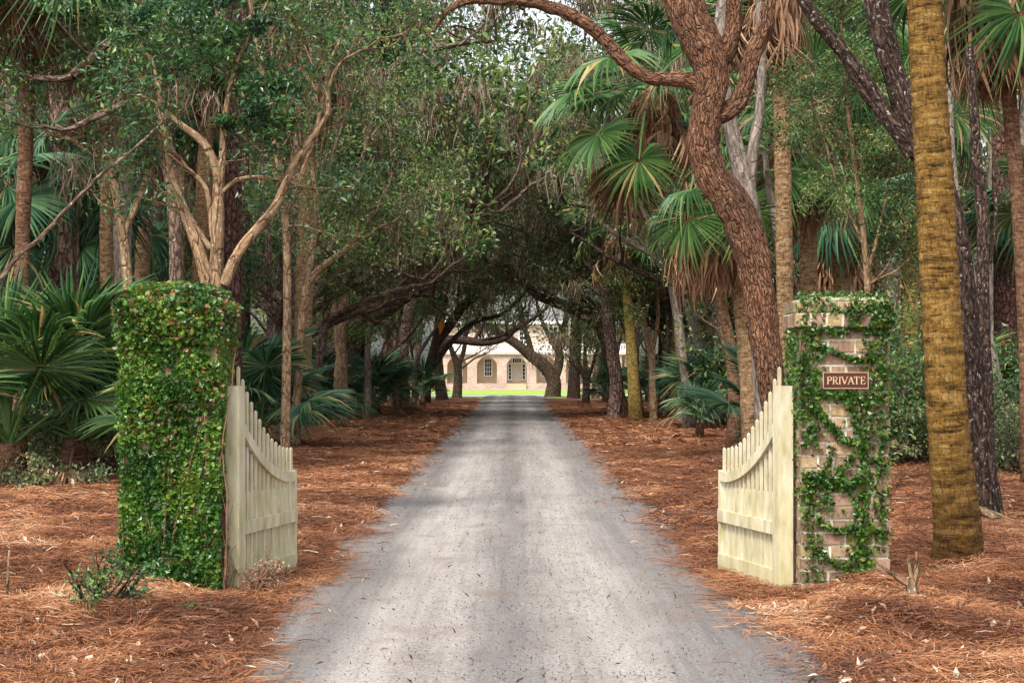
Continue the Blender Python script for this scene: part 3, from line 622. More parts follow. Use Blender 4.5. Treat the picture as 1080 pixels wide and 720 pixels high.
def ivy_left():
    rng = np.random.RandomState(12)
    t = thing('climbing_vine', 'thick leafy vine covering the whole left pillar top to bottom', 'vine', (XL0 + hwL, PD, 0), 0, 'vines on the gate pillars')
    W = 2 * hwL; st = MB(); lf = MB(); cen = []
    top = ztL + .08
    def th(u, z): return .02 + .05 * vnoise(u * 5, z * 4, 2) + .02 * (z > top - .28) 
    n = 14500; u = rng.uniform(-hwL, hwL, n); z = rng.uniform(-.02, top, n); 
    pat = vnoise(u * 13, z * 11, 9) + .5 * vnoise(u * 34, z * 34, 4); k = pat > .36
    u, z = u[k], z[k]; bul = th(u, z)
    cen.append(np.stack([u * (1 + .07), -.005 - bul * rng.uniform(.2, 1.25, len(u)), z], 1))
    n = 5000; v = rng.uniform(-.03, W, n); z = rng.uniform(-.02, top, n); bul = th(v, z); k = (z > .75 - v * .5) | (rng.rand(n) < .35)
    cen.append(np.stack([hwL + .005 + bul * rng.uniform(.1, .8, n), v, z], 1)[k])
    n = 2600; v = rng.uniform(-.03, W, n); z = rng.uniform(-.02, top, n); bul = th(v, z)
    cen.append(np.stack([-hwL - .005 - bul * rng.uniform(.2, 1.1, n), v, z], 1))
    n = 2400; a = rng.uniform(-1.1, 1.1, n) * hwL; b = rng.uniform(-.1, 1.1, n) * W; e = np.maximum(np.abs(a) / hwL, np.abs(b / W - .5) * 2)
    cen.append(np.stack([a, b, top + .05 + .05 * np.sqrt(np.clip(1.2 - e, 0, 1)) + rng.uniform(0, .05, n)], 1))
    # hanging fringe round the cap
    n = 2600; s = rng.uniform(-1, 1, n); fr = rng.rand(n) < .6
    x = np.where(fr, s * (hwL + .05), np.sign(s) * (hwL + .045)); y = np.where(fr, -.07, rng.uniform(-.08, W, n)); z = top + .04 - np.abs(rng.normal(0, .14, n))
    cen.append(np.stack([x + rng.normal(0, .02, n), y + rng.normal(0, .03, n), z], 1))
    c = np.concatenate(cen)
    dz = np.clip((c[:, 2] - (top - .10)) / .16, 0, 1.4); c[:, 0] *= 1 - .055 * dz ** 2 * (np.abs(c[:, 0]) / hwL) ** 2; c[:, 2] += .02 * (1 - (c[:, 0] / hwL) ** 2) * dz; c[:, 0] *= 1 + .035 * (vnoise(c[:, 2] * 3, c[:, 1] * 0, 77) - .5)
    rv = np.clip(.7 * vnoise(c[:, 0] * 7, c[:, 2] * 6, 3) + .6 * rng.rand(len(c)) - .15, 0, .97); rv[(rng.rand(len(c)) < .12 * (vnoise(c[:, 0] * 4 + 9, c[:, 2] * 3, 8) > .72))] = 1
    hi = (c[:, 2] > top - .35) & (rng.rand(len(c)) < .12); rv[hi] = 1
    leaves(lf, c, .036, rng, aspect=.85, up=.15, rv=rv)
    for i in range(9):
        x = rng.uniform(-hwL, hwL); z1 = rng.uniform(.6, top)
        p = [(x + rng.normal(0, .05), -.02, -.05), (x + rng.normal(0, .05), -.022, z1 * .4), (x + rng.normal(0, .08), -.03, z1)]
        tube(st, p, [.008, .006, .003], sides=5, step=.06, rough=0, wob=.004)
    for i in range(90):         # bare twiggy stems at the inner corner
        x = hwL + .02 + rng.uniform(-.1, .05); y = rng.uniform(-.05, .25); z0 = rng.uniform(-.05, .3); L = rng.uniform(.15, .6)
        tube(st, [(x, y, z0), (x + rng.normal(0, .03), y - .02, z0 + L * .5), (x + rng.normal(0, .04), y, z0 + L)], [.003, .0025, .002], sides=3, step=.1, rough=0)
    st.obj('vine_stem', M['stem'], t); lf.obj('leaves', M['ivy'], t)
ivy_right(); ivy_left()

# ------------------------------------------------------------------ gates
def gate(side, label):
    near = Vector((side * 1.985, 14.55, 0)); far = Vector((side * 1.69, 15.95, 0))
    if side < 0: near.x = -2.03; far.x = -1.76
    d = far - near; L = d.length; rz = math.atan2(d.y, d.x)
    t = thing('gate', label, 'gate', (near.x, near.y, .02), rz, 'white gates')
    n_ = MB()
    def rail(s): return .80 + .52 * max(0, 1 - s / L) ** 2.1 + .015 * max(0, (s / L - .85) / .15) ** 2
    th = .022
    # which face carries the rails: the one seen from the drive
    fs = 1 if side > 0 else -1       # local y of the road-side face
    yA, yB = sorted((fs * .012, fs * .038))
    pa, pb = sorted((fs * .010, fs * -.004))
    mb = MB(); mb.box((-.05, -.055, -.03), (.05, .055, 1.50)); mb.box((.052, min(0, fs * .05), .03), (.10, max(0, fs * .05), 1.47)); mb.obj('hinge_stile', M['gate'], t)
    mb = MB(); mb.box((L - .03, -.03, .05), (L + .03, .03, .815)); mb.obj('end_stile', M['gate'], t)
    mb = MB(); N_ = 26; V = []
    for i in range(N_ + 1):
        s = .03 + (L - .06) * i / N_; z = rail(s)
        sl_ = (rail(s + .01) - rail(s - .01)) / .02; hh = .085 * math.sqrt(1 + sl_ * sl_) * .92
        V += [(s, yA, z - hh), (s, yB, z - hh), (s, yB, z), (s, yA, z)]
    q = []
    for i in range(N_):
        a = 4 * i
        for k in range(4): q.append((a + k, a + (k + 1) % 4, a + 4 + (k + 1) % 4, a + 4 + k))
    q += [(0, 3, 2, 1), (4 * N_, 4 * N_ + 1, 4 * N_ + 2, 4 * N_ + 3)]
    mb.add(V, q); mb.obj('curved_top_rail', M['gate'], t)
    mb = MB(); mb.box((-.012, yA - .001, .405), (L + .02, yB + .003, .50)); mb.obj('middle_rail', M['gate'], t)
    mb = MB(); mb.box((.052, yA, .02), (L + .015, yB + .001, .15)); mb.obj('bottom_rail', M['gate'], t)
    n = 14
    rng = np.random.RandomState(4 + side)
    for i in range(n):
        s = .085 + (L - .13) * i / (n - 1) if i else .085
        top = rail(s) + .19 + .22 * (1 - s / L) ** 2 + rng.uniform(-.006, .006)
        mb = MB(); mb.box((s - .022, pa, .045), (s + .022, pb, top - .012)); mb.add([(s - .022, pa, top - .012), (s + .022, pa, top - .012), (s + .022, pb, top - .012), (s - .022, pb, top - .012), (s, (pa + pb) / 2, top + .004)], T=[(0, 1, 4), (1, 2, 4), (2, 3, 4), (3, 0, 4)])
        mb.obj('picket', M['gate'], t)
        if i < n - 1:
            s2 = s + (L - .13) / (n - 1) / 2; top = .70 - .03 * s / L
            mb = MB(); mb.box((s2 - .010, pa + .002, .05), (s2 + .010, pb - .002, top)); mb.add([(s2 - .010, pa + .003, top), (s2 + .010, pa + .003, top), (s2 + .010, pb - .003, top), (s2 - .010, pb - .003, top), (s2, (pa + pb) / 2, top + .018)], T=[(0, 1, 4), (1, 2, 4), (2, 3, 4), (3, 0, 4)])
            mb.obj('short_picket', M['gate'], t)
    for z in (.42, 1.32):
        mb = MB(); mb.box((.0, min(-fs * .056, -fs * .075), z), (.16, max(-fs * .056, -fs * .075), z + .035)); mb.obj('hinge', M['iron'], t)
    return t
gate(1, 'white picket gate swung open against the pillar with the sign')
gate(-1, 'white picket gate swung open beside the vine-covered left pillar')
# hanging posts the gates turn on
M['postgrey'] = flat('mauve_grey_wood', [(.3, (.20, .15, .15)), (.5, (.34, .28, .29)), (.7, (.44, .39, .40))], 6, stretch=(1, 1, .2))
mb = MB(); mb.box((-.038, -.045, -.1), (.038, .045, 1.49)); gp = mb.obj('gate_post', M['postgrey']); gp.location = (2.075, 14.66, 0); tag(gp, 'narrow mauve-grey wooden post between right gate and pillar', 'post')
mb = MB(); mb.box((.01, -.055, 1.28), (.05, -.0455, 1.46)); mb.box((.0385, -.04, 1.30), (.075, .0, 1.33)); mb.obj('strap_hinge', M['iron'], gp)
mb = MB(); mb.box((-.04, -.04, -.1), (.04, .04, 1.46)); gp = mb.obj('gate_post', M['iron']); gp.location = (-2.125, 14.75, 0); tag(gp, 'narrow dark post between left gate and vine-covered pillar', 'post')

# ------------------------------------------------------------------ palm fronds
def frond_mb(seed, Rb=.8, pet=.9, span=155, n=46, droop=.35, split=.48, fold=.03, w=1.0, dead=False, curl=.0, bend=0.0):
    rng = np.random.RandomState(seed); mb = MB()
    # petiole (bends down a little)
    tube(mb, [(0, 0, 0), (pet * .5, 0, .05), (pet, 0, 0)], [.022, .016, .012], sides=5, step=.15, rough=0, rv=.8 if not dead else .4)
    angs = np.linspace(-span, span, n) + rng.normal(0, 1.2, n)
    da = R(2 * span / (n - 1))
    for a in angs:
        ar = R(a); L = Rb * (.72 + .28 * math.cos(ar * .6)) * rng.uniform(.9, 1.05)
        dr = droop * rng.uniform(.6, 1.5); rvv = rng.uniform(.1, .93) if rng.rand() > .05 or not span > 100 else 1.0; c = np.array([pet + .03 * math.cos(ar), .02 * math.sin(ar), 0])
        dv = np.array([math.cos(ar), math.sin(ar), 0]); sv = np.array([-dv[1], dv[0], 0])
        V = []; tw = rng.normal(0, .12)
        for j, t in enumerate((.04, .25, .5, .72, .9, 1.0)):
            s = t * L
            ww = s * math.tan(da / 2) * 1.04 if t <= split else split * L * math.tan(da / 2) * (1 - (t - split) / (1 - split)) ** .8
            ww = max(ww, .0012) * w
            z = -dr * L * max(0, t - .3) ** 2 * 1.6 - curl * math.sin(ar) ** 2 * s * .4 + .10 * s * abs(math.sin(ar)) * 0
            lat = tw * L * max(0, t - split) ** 2
            m_ = c + dv * (s * (1 - .15 * dr * t)) + sv * lat + np.array([0, 0, z])
            tri = [m_ - sv * ww, m_ + np.array([0, 0, fold * min(1, ww / .02)]), m_ + sv * ww]
            if bend:
                cb, sb = math.cos(bend), math.sin(bend); tri = [np.array([pet + (q_[0] - pet) * cb + q_[2] * sb, q_[1], -(q_[0] - pet) * sb + q_[2] * cb]) for q_ in tri]
            V += tri
        q = []
        for j in range(5):
            b = 3 * j; q += [(b, b + 1, b + 4, b + 3), (b + 1, b + 2, b + 5, b + 4)]
        mb.add(V, q, rv=rvv)
    return mb
FR = {}
for key, mt in (('green', 'frond'), ('teal', 'frondteal')):
    FR[key] = [frond_mb(s, droop=dr, pet=.85).mesh('frond', M[mt]) for s, dr in ((1, .25), (2, .5), (3, .85))]
    FR[key + '_stiff'] = [frond_mb(s, droop=dr, pet=.95, bend=bd).mesh('frond', M[mt]) for s, dr, bd in ((7, .12, .25), (8, .3, .5), (9, .4, .15))]
FR['dead'] = [frond_mb(s, Rb=.8, span=48, n=22, droop=.5, split=.55, pet=.8, dead=True, fold=.05).mesh('dead_frond', M['deadfrond']) for s in (5, 6)]
def put_frond(parent, base, az_, elv, scale, rng, kind='green', roll=None, name='frond'):
    me = FR[kind][rng.randint(len(FR[kind]))]
    o = link('dead_frond' if kind == 'dead' else name, me, parent)
    o.location = base
    rl = rng.uniform(-40, 40) if roll is None else roll
    m_ = Matrix.Rotation(az_, 3, 'Z') @ Matrix.Rotation(-elv, 3, 'Y') @ Matrix.Rotation(R(rl), 3, 'X')
    o.rotation_euler = m_.to_euler(); o.scale = (scale,) * 3
    return o
def skirt_mb(seed, H=1.6, rad=.42, n=46):
    """a petticoat of dead folded fans hanging round the trunk top"""
    rng = np.random.RandomState(seed); mb = MB()
    for i in range(n):
        a = rng.uniform(0, 2 * np.pi); z0 = rng.uniform(-.5, .12) * H * .8; pl = rng.uniform(.25, .5) * H * .5; r1 = rad * rng.uniform(.5, 1.05); base = rng.rand()
        e = np.array([r1 * math.cos(a), r1 * math.sin(a), z0 - pl * .55])
        tube(mb, [(.1 * math.cos(a), .1 * math.sin(a), z0), (r1 * .7 * math.cos(a), r1 * .7 * math.sin(a), z0 - pl * .05), tuple(e)], [.012, .009, .007], sides=4, step=.1, rough=0, rv=.6)
        m_ = rng.randint(7, 13); L0 = H * rng.uniform(.28, .5)
        for q in range(m_):
            L = L0 * rng.uniform(.6, 1.1); b = a + rng.normal(0, .35); sp_ = rng.uniform(-.05, .22) * H * .4; w_ = rng.uniform(.006, .024); tw = rng.normal(0, .5); lat = rng.normal(0, .07)
            V = []
            for k in range(5):
                t = k / 4; rr = r1 + sp_ * math.sin(t * 2.2) ; aa = b * t ** .7 + a * (1 - t ** .7)
                p = np.array([rr * math.cos(aa), rr * math.sin(aa), e[2] - L * (t ** 1.15)]) + np.array([math.cos(aa + 1.57), math.sin(aa + 1.57), 0]) * (lat * t + .03 * math.sin(t * 5 + q)) 
                sv = np.array([-math.sin(aa + tw * t), math.cos(aa + tw * t), 0]) * w_ * (1, 1.35, 1.0, .7, .12)[k]
                V += [p - sv, p + sv]
            mb.add(V, [(2 * k, 2 * k + 1, 2 * k + 3, 2 * k + 2) for k in range(4)], rv=min(.99, .55 * base + .45 * rng.rand()))
    return mb
SK = [skirt_mb(1).mesh('dead_frond_skirt', M['deadfrond']), skirt_mb(2, 1.9, .5, 60).mesh('dead_frond_skirt', M['deadfrond']), skirt_mb(3, 1.3, .4, 40).mesh('dead_frond_skirt', M['deadfrond'])]
def palm(pts, d, label, mat, seed, crown=1.0, nf=14, skirt=0, sks=1.0, kind='green', rings=.09, sides=16, group=None, dead=3, lowfrond=False, top=True, step=None):
    """pts: (px, py, r_px) from foot to top at distance d"""
    rng = np.random.RandomState(seed); k = d / F
    foot = P(pts[0][0], pts[0][1], d); foot.z = gz(foot.x, foot.y) - .05
    t = thing('palm_tree', label, 'palm', foot, 0, group)
    W = [Vector((0, 0, -.15))] + [P(a, b, d) - foot for a, b, c in pts[1:]]
    rad = [c * k for a, b, c in pts]; rad[0] *= 1.06
    mb = MB(); W.insert(1, Vector((0, 0, .28)) + W[1] * .02); rad.insert(0, rad[0] * 1.22); rad[1] *= 1.04
    tube(mb, [tuple(v) for v in W], rad, sides=sides, step=step or (.05 if d < 30 else .09), rough=.04, rings=rings, seed=seed)
    mb.obj('trunk', M[mat], t, smooth=True)
    tp = W[-1]
    if skirt:
        for q in range(skirt):
            s = link('dead_frond_skirt', SK[(seed + q) % 3], t); s.location = tp + Vector((0, 0, .1)); s.rotation_euler = (rng.normal(0, .06), rng.normal(0, .06), rng.uniform(0, 6)); s.scale = (sks, sks, sks)
    if top:
        ga = rng.uniform(0, 6)
        for i in range(nf):
            a = ga + i * 2.4; e = R(rng.uniform(-35, 75) if i % 3 else rng.uniform(-55, -10))
            put_frond(t, tp + Vector((0, 0, .05 + .02 * i)), a, e, crown * rng.uniform(.85, 1.15), rng, kind)
        for i in range(dead):
            put_frond(t, tp, rng.uniform(0, 6.28), R(rng.uniform(-80, -50)), crown * rng.uniform(.8, 1), rng, 'dead')
    return t
# near palm and the other palms one can tell apart; pixels are read off the photograph, distances from where each stands on the ground
def pg(d): return 388 + EYE / d * F          # row at which level ground lies at distance d
palm([(1010, 600, 23), (1003, 480, 22), (993, 330, 20.5), (985, 180, 19.5), (977, 40, 18.5), (973, -60, 18), (969, -330, 17)], 16.3, 'thick orange-stained palm trunk rising through the frame right of the sign pillar', 'palm_orange', 1, skirt=1, rings=.05, sides=44, step=.014, sks=.8, dead=0)
palm([(797, pg(31), 14), (794, 440, 12.5), (791, 390, 12), (785, 320, 11.5), (778, 270, 11), (762, 195, 10)], 31, 'leaning palm with broad brown skirt behind the right gate', 'palm_tan', 2, crown=.9, nf=6, skirt=3, sks=1.15, dead=4, rings=.06)
palm([(774, 475, 8), (775, 430, 7), (771, 370, 6), (761, 322, 5.5), (748, 270, 5), (742, 215, 5)], 39.8, 'slender brown palm leaning left just beyond the right gate end', 'palm_brown', 3, crown=.9, nf=7, skirt=2, sks=1.3, rings=.04)
palm([(713, 446, 5.6), (712, 380, 5), (714, 300, 4.4), (708, 225, 4.2)], 62, 'straight yellowish palm behind the pale leaning sapling', 'palm_moss', 4, crown=1.1, nf=12, skirt=2, sks=1.6, rings=.05)
palm([(670, 446, 7), (668, 400, 6.2), (664, 340, 5.4), (660, 300, 4.8), (653, 240, 4.6)], 60, 'mossy yellow palm at the straw edge right of the drive', 'palm_moss', 5, crown=1.3, nf=9, skirt=1, sks=1.5, rings=.05, dead=6)
palm([(806, pg(33), 9), (790, 330, 8), (752, 200, 8), (690, 100, 8)], 33, 'leaning palm whose green fans spread left under the great oak limb', 'palm_tan', 6, crown=1.15, nf=13, skirt=1, sks=1.1, dead=3)
palm([(855, pg(36), 10), (853, 300, 9.5), (853, 200, 9), (852, 118, 9)], 36, 'light tan palm trunk rising directly behind the sign pillar', 'palm_tan', 7, crown=1.1, nf=12, skirt=2, sks=1.5, rings=.05)
palm([(880, pg(46), 11), (880, 300, 10), (880, 225, 10)], 46, 'short orange palm with shaggy skirt behind the sign pillar', 'palm_orange', 8, crown=1.0, nf=6, skirt=3, sks=1.5)
palm([(952, pg(62), 7), (952, 300, 6.5), (952, 170, 6)], 62, 'thin pale palm far back between sign pillar and orange palm', 'palm_tan', 9, crown=1.1, nf=12, skirt=1, sks=1.2)
palm([(1086, pg(30), 9), (1080, 300, 8.5), (1064, 100, 8), (1048, -35, 8)], 27, 'palm at right edge with long brown fronds hanging from top corner', 'palm_brown', 10, crown=1.3, nf=10, skirt=3, sks=1.25, dead=10)
palm([(830, pg(44), 9), (828, 300, 9), (822, 60, 9), (812, -20, 9)], 30, 'palm behind the red oak with dark skirt at top of the frame', 'palm_tan', 21, crown=1.1, nf=6, skirt=2, sks=1.0, dead=4)
palm([(150, pg(42), 9.5), (150, 292, 8.2), (153, 230, 8), (156, 120, 8)], 42, 'tan palm trunk above left part of the vine-covered pillar', 'palm_tan', 11, crown=1.2, nf=12, skirt=2, sks=1.25)
palm([(211, pg(40), 9.5), (211, 292, 8.5), (214, 220, 8), (217, 140, 8), (220, 60, 8)], 40, 'ringed palm trunk half hidden by the many-stemmed tan tree', 'palm_tan', 12, crown=1.1, nf=12, skirt=1)
palm([(62, pg(38), 9), (60, 300, 8), (63, 220, 8), (70, 135, 8)], 38, 'palm at left with spreading fans over a tan trunk', 'palm_tan', 13, crown=1.35, nf=20, skirt=1, dead=4, kind='teal')
palm([(88, pg(44), 10), (87, 300, 9), (90, 200, 9)], 44, 'dark short palm behind the left fan palms', 'palm_brown', 14, crown=1.2, nf=16, skirt=1, dead=5)
palm([(8, pg(34), 9), (6, 300, 9), (10, 190, 9)], 34, 'palm with green fans cut by the left edge', 'palm_tan', 15, crown=1.3, nf=18, skirt=1, kind='teal')
palm([(318, pg(46), 9), (322, 250, 9), (325, 140, 8), (322, 20, 8)], 46, 'palm with long ragged brown skirt left of the drive canopy', 'palm_tan', 16, crown=1.2, nf=14, skirt=3, sks=1.9)
palm([(20, pg(30), 8), (24, 250, 8), (30, 60, 8), (32, -40, 8)], 30, 'tall palm with fans near the top left corner', 'palm_brown', 17, crown=1.2, nf=18, skirt=1)
palm([(120, pg(33), 7), (112, 250, 7), (118, 100, 7), (120, 20, 7)], 33, 'palm with dark fans high above the left pillar', 'palm_tan', 18, crown=1.1, nf=16, skirt=1)

FR['deadwide'] = [frond_mb(31, Rb=1.0, span=62, n=30, droop=.25, split=.6, pet=.5, dead=True, fold=.05).mesh('dead_frond', M['deadfrond'])]
def more_fronds(key, items):
    par = [o_ for o_ in bpy.data.objects if o_.type == 'EMPTY' and o_.get('label', '').startswith(key)][0]; r_ = np.random.RandomState(len(key))
    for px, py, d_, a, e, sc, kd in items:
        o_ = put_frond(par, P(px, py, d_) - par.location, R(a), R(e), sc, r_, kd, roll=r_.uniform(-12, 12), name='frond')
        if kd.startswith('dead'): o_.name = 'dead_frond'
more_fronds('light tan palm trunk rising', [(822, 118, 35, -90, -86, 1.15, 'deadwide'), (835, 130, 35.4, -110, -60, 1.3, 'green'), (868, 140, 35.4, -60, -55, 1.3, 'green'), (850, 90, 35, -150, -30, 1.2, 'green')])
more_fronds('leaning palm whose green fans', [(668, 60, 32.4, -150, -30, 1.35, 'green'), (662, 95, 32.2, -140, -50, 1.15, 'green'), (676, 45, 32.6, -120, -20, 1.3, 'green'), (680, 118, 32, -105, -60, 1.1, 'green'), (662, 150, 32, -100, -84, 1.0, 'deadwide'), (650, 140, 32.2, -110, -80, .9, 'deadwide')])
more_fronds('leaning palm with broad brown skirt', [(735, 170, 30.4, -120, -70, 1.1, 'green'), (770, 165, 30.4, -70, -70, 1.1, 'green')])
more_fronds('palm at left with spreading', [(62, 110, 37.5, -130, -35, 1.35, 'teal'), (85, 120, 37.5, -50, -35, 1.35, 'teal'), (72, 100, 37.4, -90, -20, 1.3, 'teal'), (40, 140, 37.6, -150, -50, 1.2, 'teal'), (110, 165, 37, -60, -45, 1.3, 'teal'), (130, 180, 37, -90, -55, 1.2, 'teal')])
more_fronds('palm with green fans cut', [(14, 170, 33.5, -70, -40, 1.3, 'teal'), (5, 200, 33.5, -60, -60, 1.3, 'teal'), (8, 275, 33, -90, -80, .9, 'deadwide')])
more_fronds('dark short palm behind', [(92, 215, 43.4, -90, -60, 1.3, 'teal'), (140, 210, 43.4, -60, -50, 1.3, 'teal'), (84, 250, 43.3, -90, -84, 1.1, 'deadwide')])

# ------------------------------------------------------------------ trees drawn after the photograph
def tree(name, cat, label, d, stems, mat, seed, leafmat='leaf', leaf=None, spawn=0, spL=1.5, per=40, size=.07, sigma=.25, blobs=(), moss=0, maxl=2, kids=(4, 4, 3), sides=10, group=None, rough=.07, wob=0.0, base_py=None, tstart=.45, step=.15, flare=1.25, aspect=.45, fname='crown', upb=.15, minz=0.0):
    rng = np.random.RandomState(seed); k = d / F
    f0 = stems[0][0]; foot = P(f0[0], f0[1], d + (f0[3] if len(f0) > 3 else 0)); foot.z = gz(foot.x, foot.y) - .05
    t = thing(name, label, cat, foot, 0, group)
    mb = MB(); tips = []
    for si, st in enumerate(stems):
        W = []; rad = []
        for i, p in enumerate(st):
            dd = d + (p[3] if len(p) > 3 else 0); v = P(p[0], p[1], dd) - foot; r = p[2] * k
            if si == 0 and i == 0:
                v = Vector((0, 0, -.2)); W.append(tuple(v)); rad.append(r * flare * 1.15); v = Vector(((st[1][0] - p[0]) * k * .05, 0, .22)); r *= 1.08
            W.append(tuple(v)); rad.append(r)
        C, rr = tube(mb, W, rad, sides=sides if rad[0] > .03 else 6, step=step, rough=rough, seed=seed + si, wob=wob)
        if spawn:
            n = spawn if si == 0 else max(2, spawn // 2)
            for j in range(n):
                i = int(rng.uniform(tstart, 1) * (len(C) - 1)); dd = rng.normal(0, 1, 3); dd[2] = abs(dd[2]) * .5 + upb
                grow(mb, tips, C[i], dd, spL * rng.uniform(.6, 1.2), min(max(rr[i] * .35, .008), .06), 0, maxl, rng, kids, upb)
            grow(mb, tips, C[-1], C[-1] - C[-2], spL, max(rr[-1] * .9, .01), 0, maxl, rng, kids, upb)
    mb.obj('trunk', M[mat], t, smooth=True)
    tips = [q_ for q_ in tips if q_[2] > minz]
    lf = MB()
    if tips and per: clusters(lf, tips, per, sigma, size, rng, aspect=aspect)
    for b in blobs:
        px, py, rp, n = b[:4]; dd = b[4] if len(b) > 4 else 0
        c = np.array(P(px, py, d + dd) - foot); m_ = max(3, n // 60)
        sub = c + rng.normal(0, 1, (m_, 3)) * rp * k * np.array((.55, .8, .5)); clusters(lf, sub, 60, rp * k * .22, size, rng, aspect=aspect)
    if lf.n: lf.obj(fname, M[leafmat], t)
    if moss and tips:
        ms = MB(); strands(ms, [tips[i] for i in rng.randint(0, len(tips), moss)], 34, .7, rng, width=.00017 * d); tag(ms.obj('spanish_moss', M['moss'], t), kind='stuff')
    return t
# right side
tree('oak_tree', 'oak', 'red-barked winding oak behind right gate throwing a long limb left', 24,
     [[(826, pg(24), 17), (820, 440, 15.5), (815, 390, 15), (807, 330, 15.5), (800, 290, 17), (788, 250, 19), (771, 208, 19), (752, 180, 18), (743, 148, 18), (747, 118, 16), (752, 88, 17), (745, 55, 19), (728, 15, 19), (712, -40, 17)],
      [(748, 100, 12), (730, 86, 9), (705, 84, 7.5), (685, 82, 7), (662, 66, 7), (635, 38, 7), (600, 14, 6.5), (560, 2, 6), (525, 0, 5), (495, 0, 4.5), (470, 14, 3.5), (456, 34, 2.5)],
      [(752, 125, 12), (775, 112, 10), (786, 88, 9), (792, 60, 9), (806, 30, 8), (812, -10, 7)], [(750, 70, 12), (768, 50, 9), (775, 20, 8), (772, -20, 8)],
      [(764, 84, 5), (750, 84, 4.6), (738, 92, 3.6), (731, 100, 2.6), (726, 107, 1.6)], [(800, 355, 6), (792, 345, 4.5), (787, 338, 2.5)], [(460, 26, 2), (450, 40, 1.6), (446, 54, 1)], [(464, 22, 1.8), (474, 38, 1.4), (466, 44, .8)]],
     'oakred', 31, per=0, sides=30, rough=.19, step=.05, wob=.004, blobs=[(700, -200, 110, 1600), (800, -260, 120, 1600)])
tree('oak_tree', 'oak', 'pale smooth stem forking up behind the red-barked oak', 26.5, [[(812, pg(26.5), 12), (800, 320, 11), (792, 230, 11), (782, 180, 10), (772, 140, 8), (765, 100, 7), (760, 40, 7), (765, -20, 6)], [(790, 215, 7), (794, 160, 6), (802, 110, 5), (803, 50, 5), (800, -10, 4)]], 'grey', 32, per=0, sides=14)
tree('tree', 'tree', 'thin grey sapling between red oak and sign pillar', 31, [[(835, pg(31), 6), (826, 320, 5), (820, 250, 5), (812, 205, 4), (806, 160, 3)]], 'grey', 33, per=0, sides=8)
tree('oak_tree', 'oak', 'dark rough oak behind the orange palm, leaning left at the top', 21,
     [[(1033, 553, 20), (1027, 460, 19), (1018, 360, 17), (1008, 270, 16), (992, 200, 15), (965, 140, 14), (945, 85, 13), (930, 30, 13), (918, -30, 12)],
      [(970, 165, 9), (940, 128, 8), (915, 90, 8), (885, 50, 7), (860, 20, 7), (840, -12, 6)], [(960, 165, 6), (935, 128, 5), (912, 100, 4), (893, 70, 3)]], 'dark', 34, per=0, sides=20, rough=.1, step=.07)
tree('tree', 'tree', 'slender dark stem rising beside the dark oak at right', 23.5, [[(1042, pg(23.5), 8), (1040, 400, 7), (1036, 300, 7), (1037, 230, 7), (1030, 170, 6), (1027, 110, 5), (1022, 50, 5)], [(1036, 300, 3), (1050, 240, 2), (1048, 180, 2)]], 'dark', 35, per=0, sides=12)
tree('tree', 'tree', 'grey trunk leaning left behind the dark oak at right', 34, [[(1066, 490, 8), (1052, 410, 7), (1036, 340, 7), (1020, 280, 7), (1008, 220, 6), (1000, 120, 6), (1005, 0, 5)]], 'grey', 36, per=0, sides=12)
tree('pine_tree', 'pine', 'purplish pine trunk near the right edge', 48, [[(1062, pg(48), 13), (1060, 300, 12), (1056, 100, 11), (1052, -40, 10)]], 'pine', 37, per=0, sides=14)
tree('tree', 'tree', 'pale bent sapling right of the drive with a bare fork', 53, [[(727, 453, 6), (723, 400, 5), (717, 350, 5), (711, 315, 4.5), (705, 288, 4), (690, 270, 3.2), (668, 258, 3), (648, 246, 2.4), (630, 232, 1.6)], [(708, 300, 3), (702, 270, 2), (712, 235, 1.5)]], 'grey', 38, per=14, spawn=3, spL=1.4, size=.08, tstart=.6)
tree('pine_tree', 'pine', 'dark red-brown trunk behind the thin forked tree right of drive', 70, [[(701, 437, 7), (701, 360, 6.5), (704, 280, 6), (700, 120, 6), (705, -20, 6)]], 'pine', 39, per=0)
tree('tree', 'tree', 'thin forked young tree between mossy palm and yellowish palm', 61, [[(689, 446, 4), (688, 400, 3.6), (687, 368, 3.2), (680, 340, 2.4), (672, 310, 2), (668, 280, 1.5)], [(688, 370, 2.6), (694, 335, 2), (692, 290, 1.6), (697, 250, 1.2)]], 'tan', 40, spawn=4, spL=1.6, per=26, size=.08, tstart=.7)
tree('oak_tree', 'oak', 'leaning oak right of the drive with two dark limbs and a torn orange stub', 66,
     [[(657, 441, 6.5), (650, 405, 6.2), (642, 370, 6), (632, 345, 6), (612, 330, 6), (592, 322, 5), (568, 312, 4.4), (548, 296, 3.5), (530, 280, 3)], [(634, 350, 5), (626, 325, 4.5), (608, 305, 4), (588, 295, 3.2), (575, 290, 2.6)], [(640, 365, 6), (640, 330, 5), (636, 280, 4.5), (620, 240, 4), (610, 190, 3)]], 'oak', 41, spawn=6, spL=3.0, per=16, size=.125, sigma=.32, moss=70, kids=(4, 4, 3), tstart=.5, leafmat='leafgrey')
tree('oak_tree', 'oak', 'reddish oak trunk beside the mossy palm, forking in a brown skirt', 63, [[(648, 441, 7), (650, 400, 7), (643, 350, 6.5), (640, 300, 6), (648, 240, 6), (640, 160, 5), (650, 80, 5)]], 'pink', 42, spawn=8, spL=2.4, per=15, size=.12, sigma=.3, moss=80, leafmat='leafgrey', tstart=.55)
tree('oak_tree', 'oak', 'dark trunk behind the leaning oak near the yellow shrub', 92, [[(642, 425, 7), (640, 380, 6), (642, 330, 5.5), (650, 260, 5), (655, 180, 4)]], 'dark', 43, spawn=8, spL=3.2, per=18, size=.15, sigma=.4, tstart=.5)
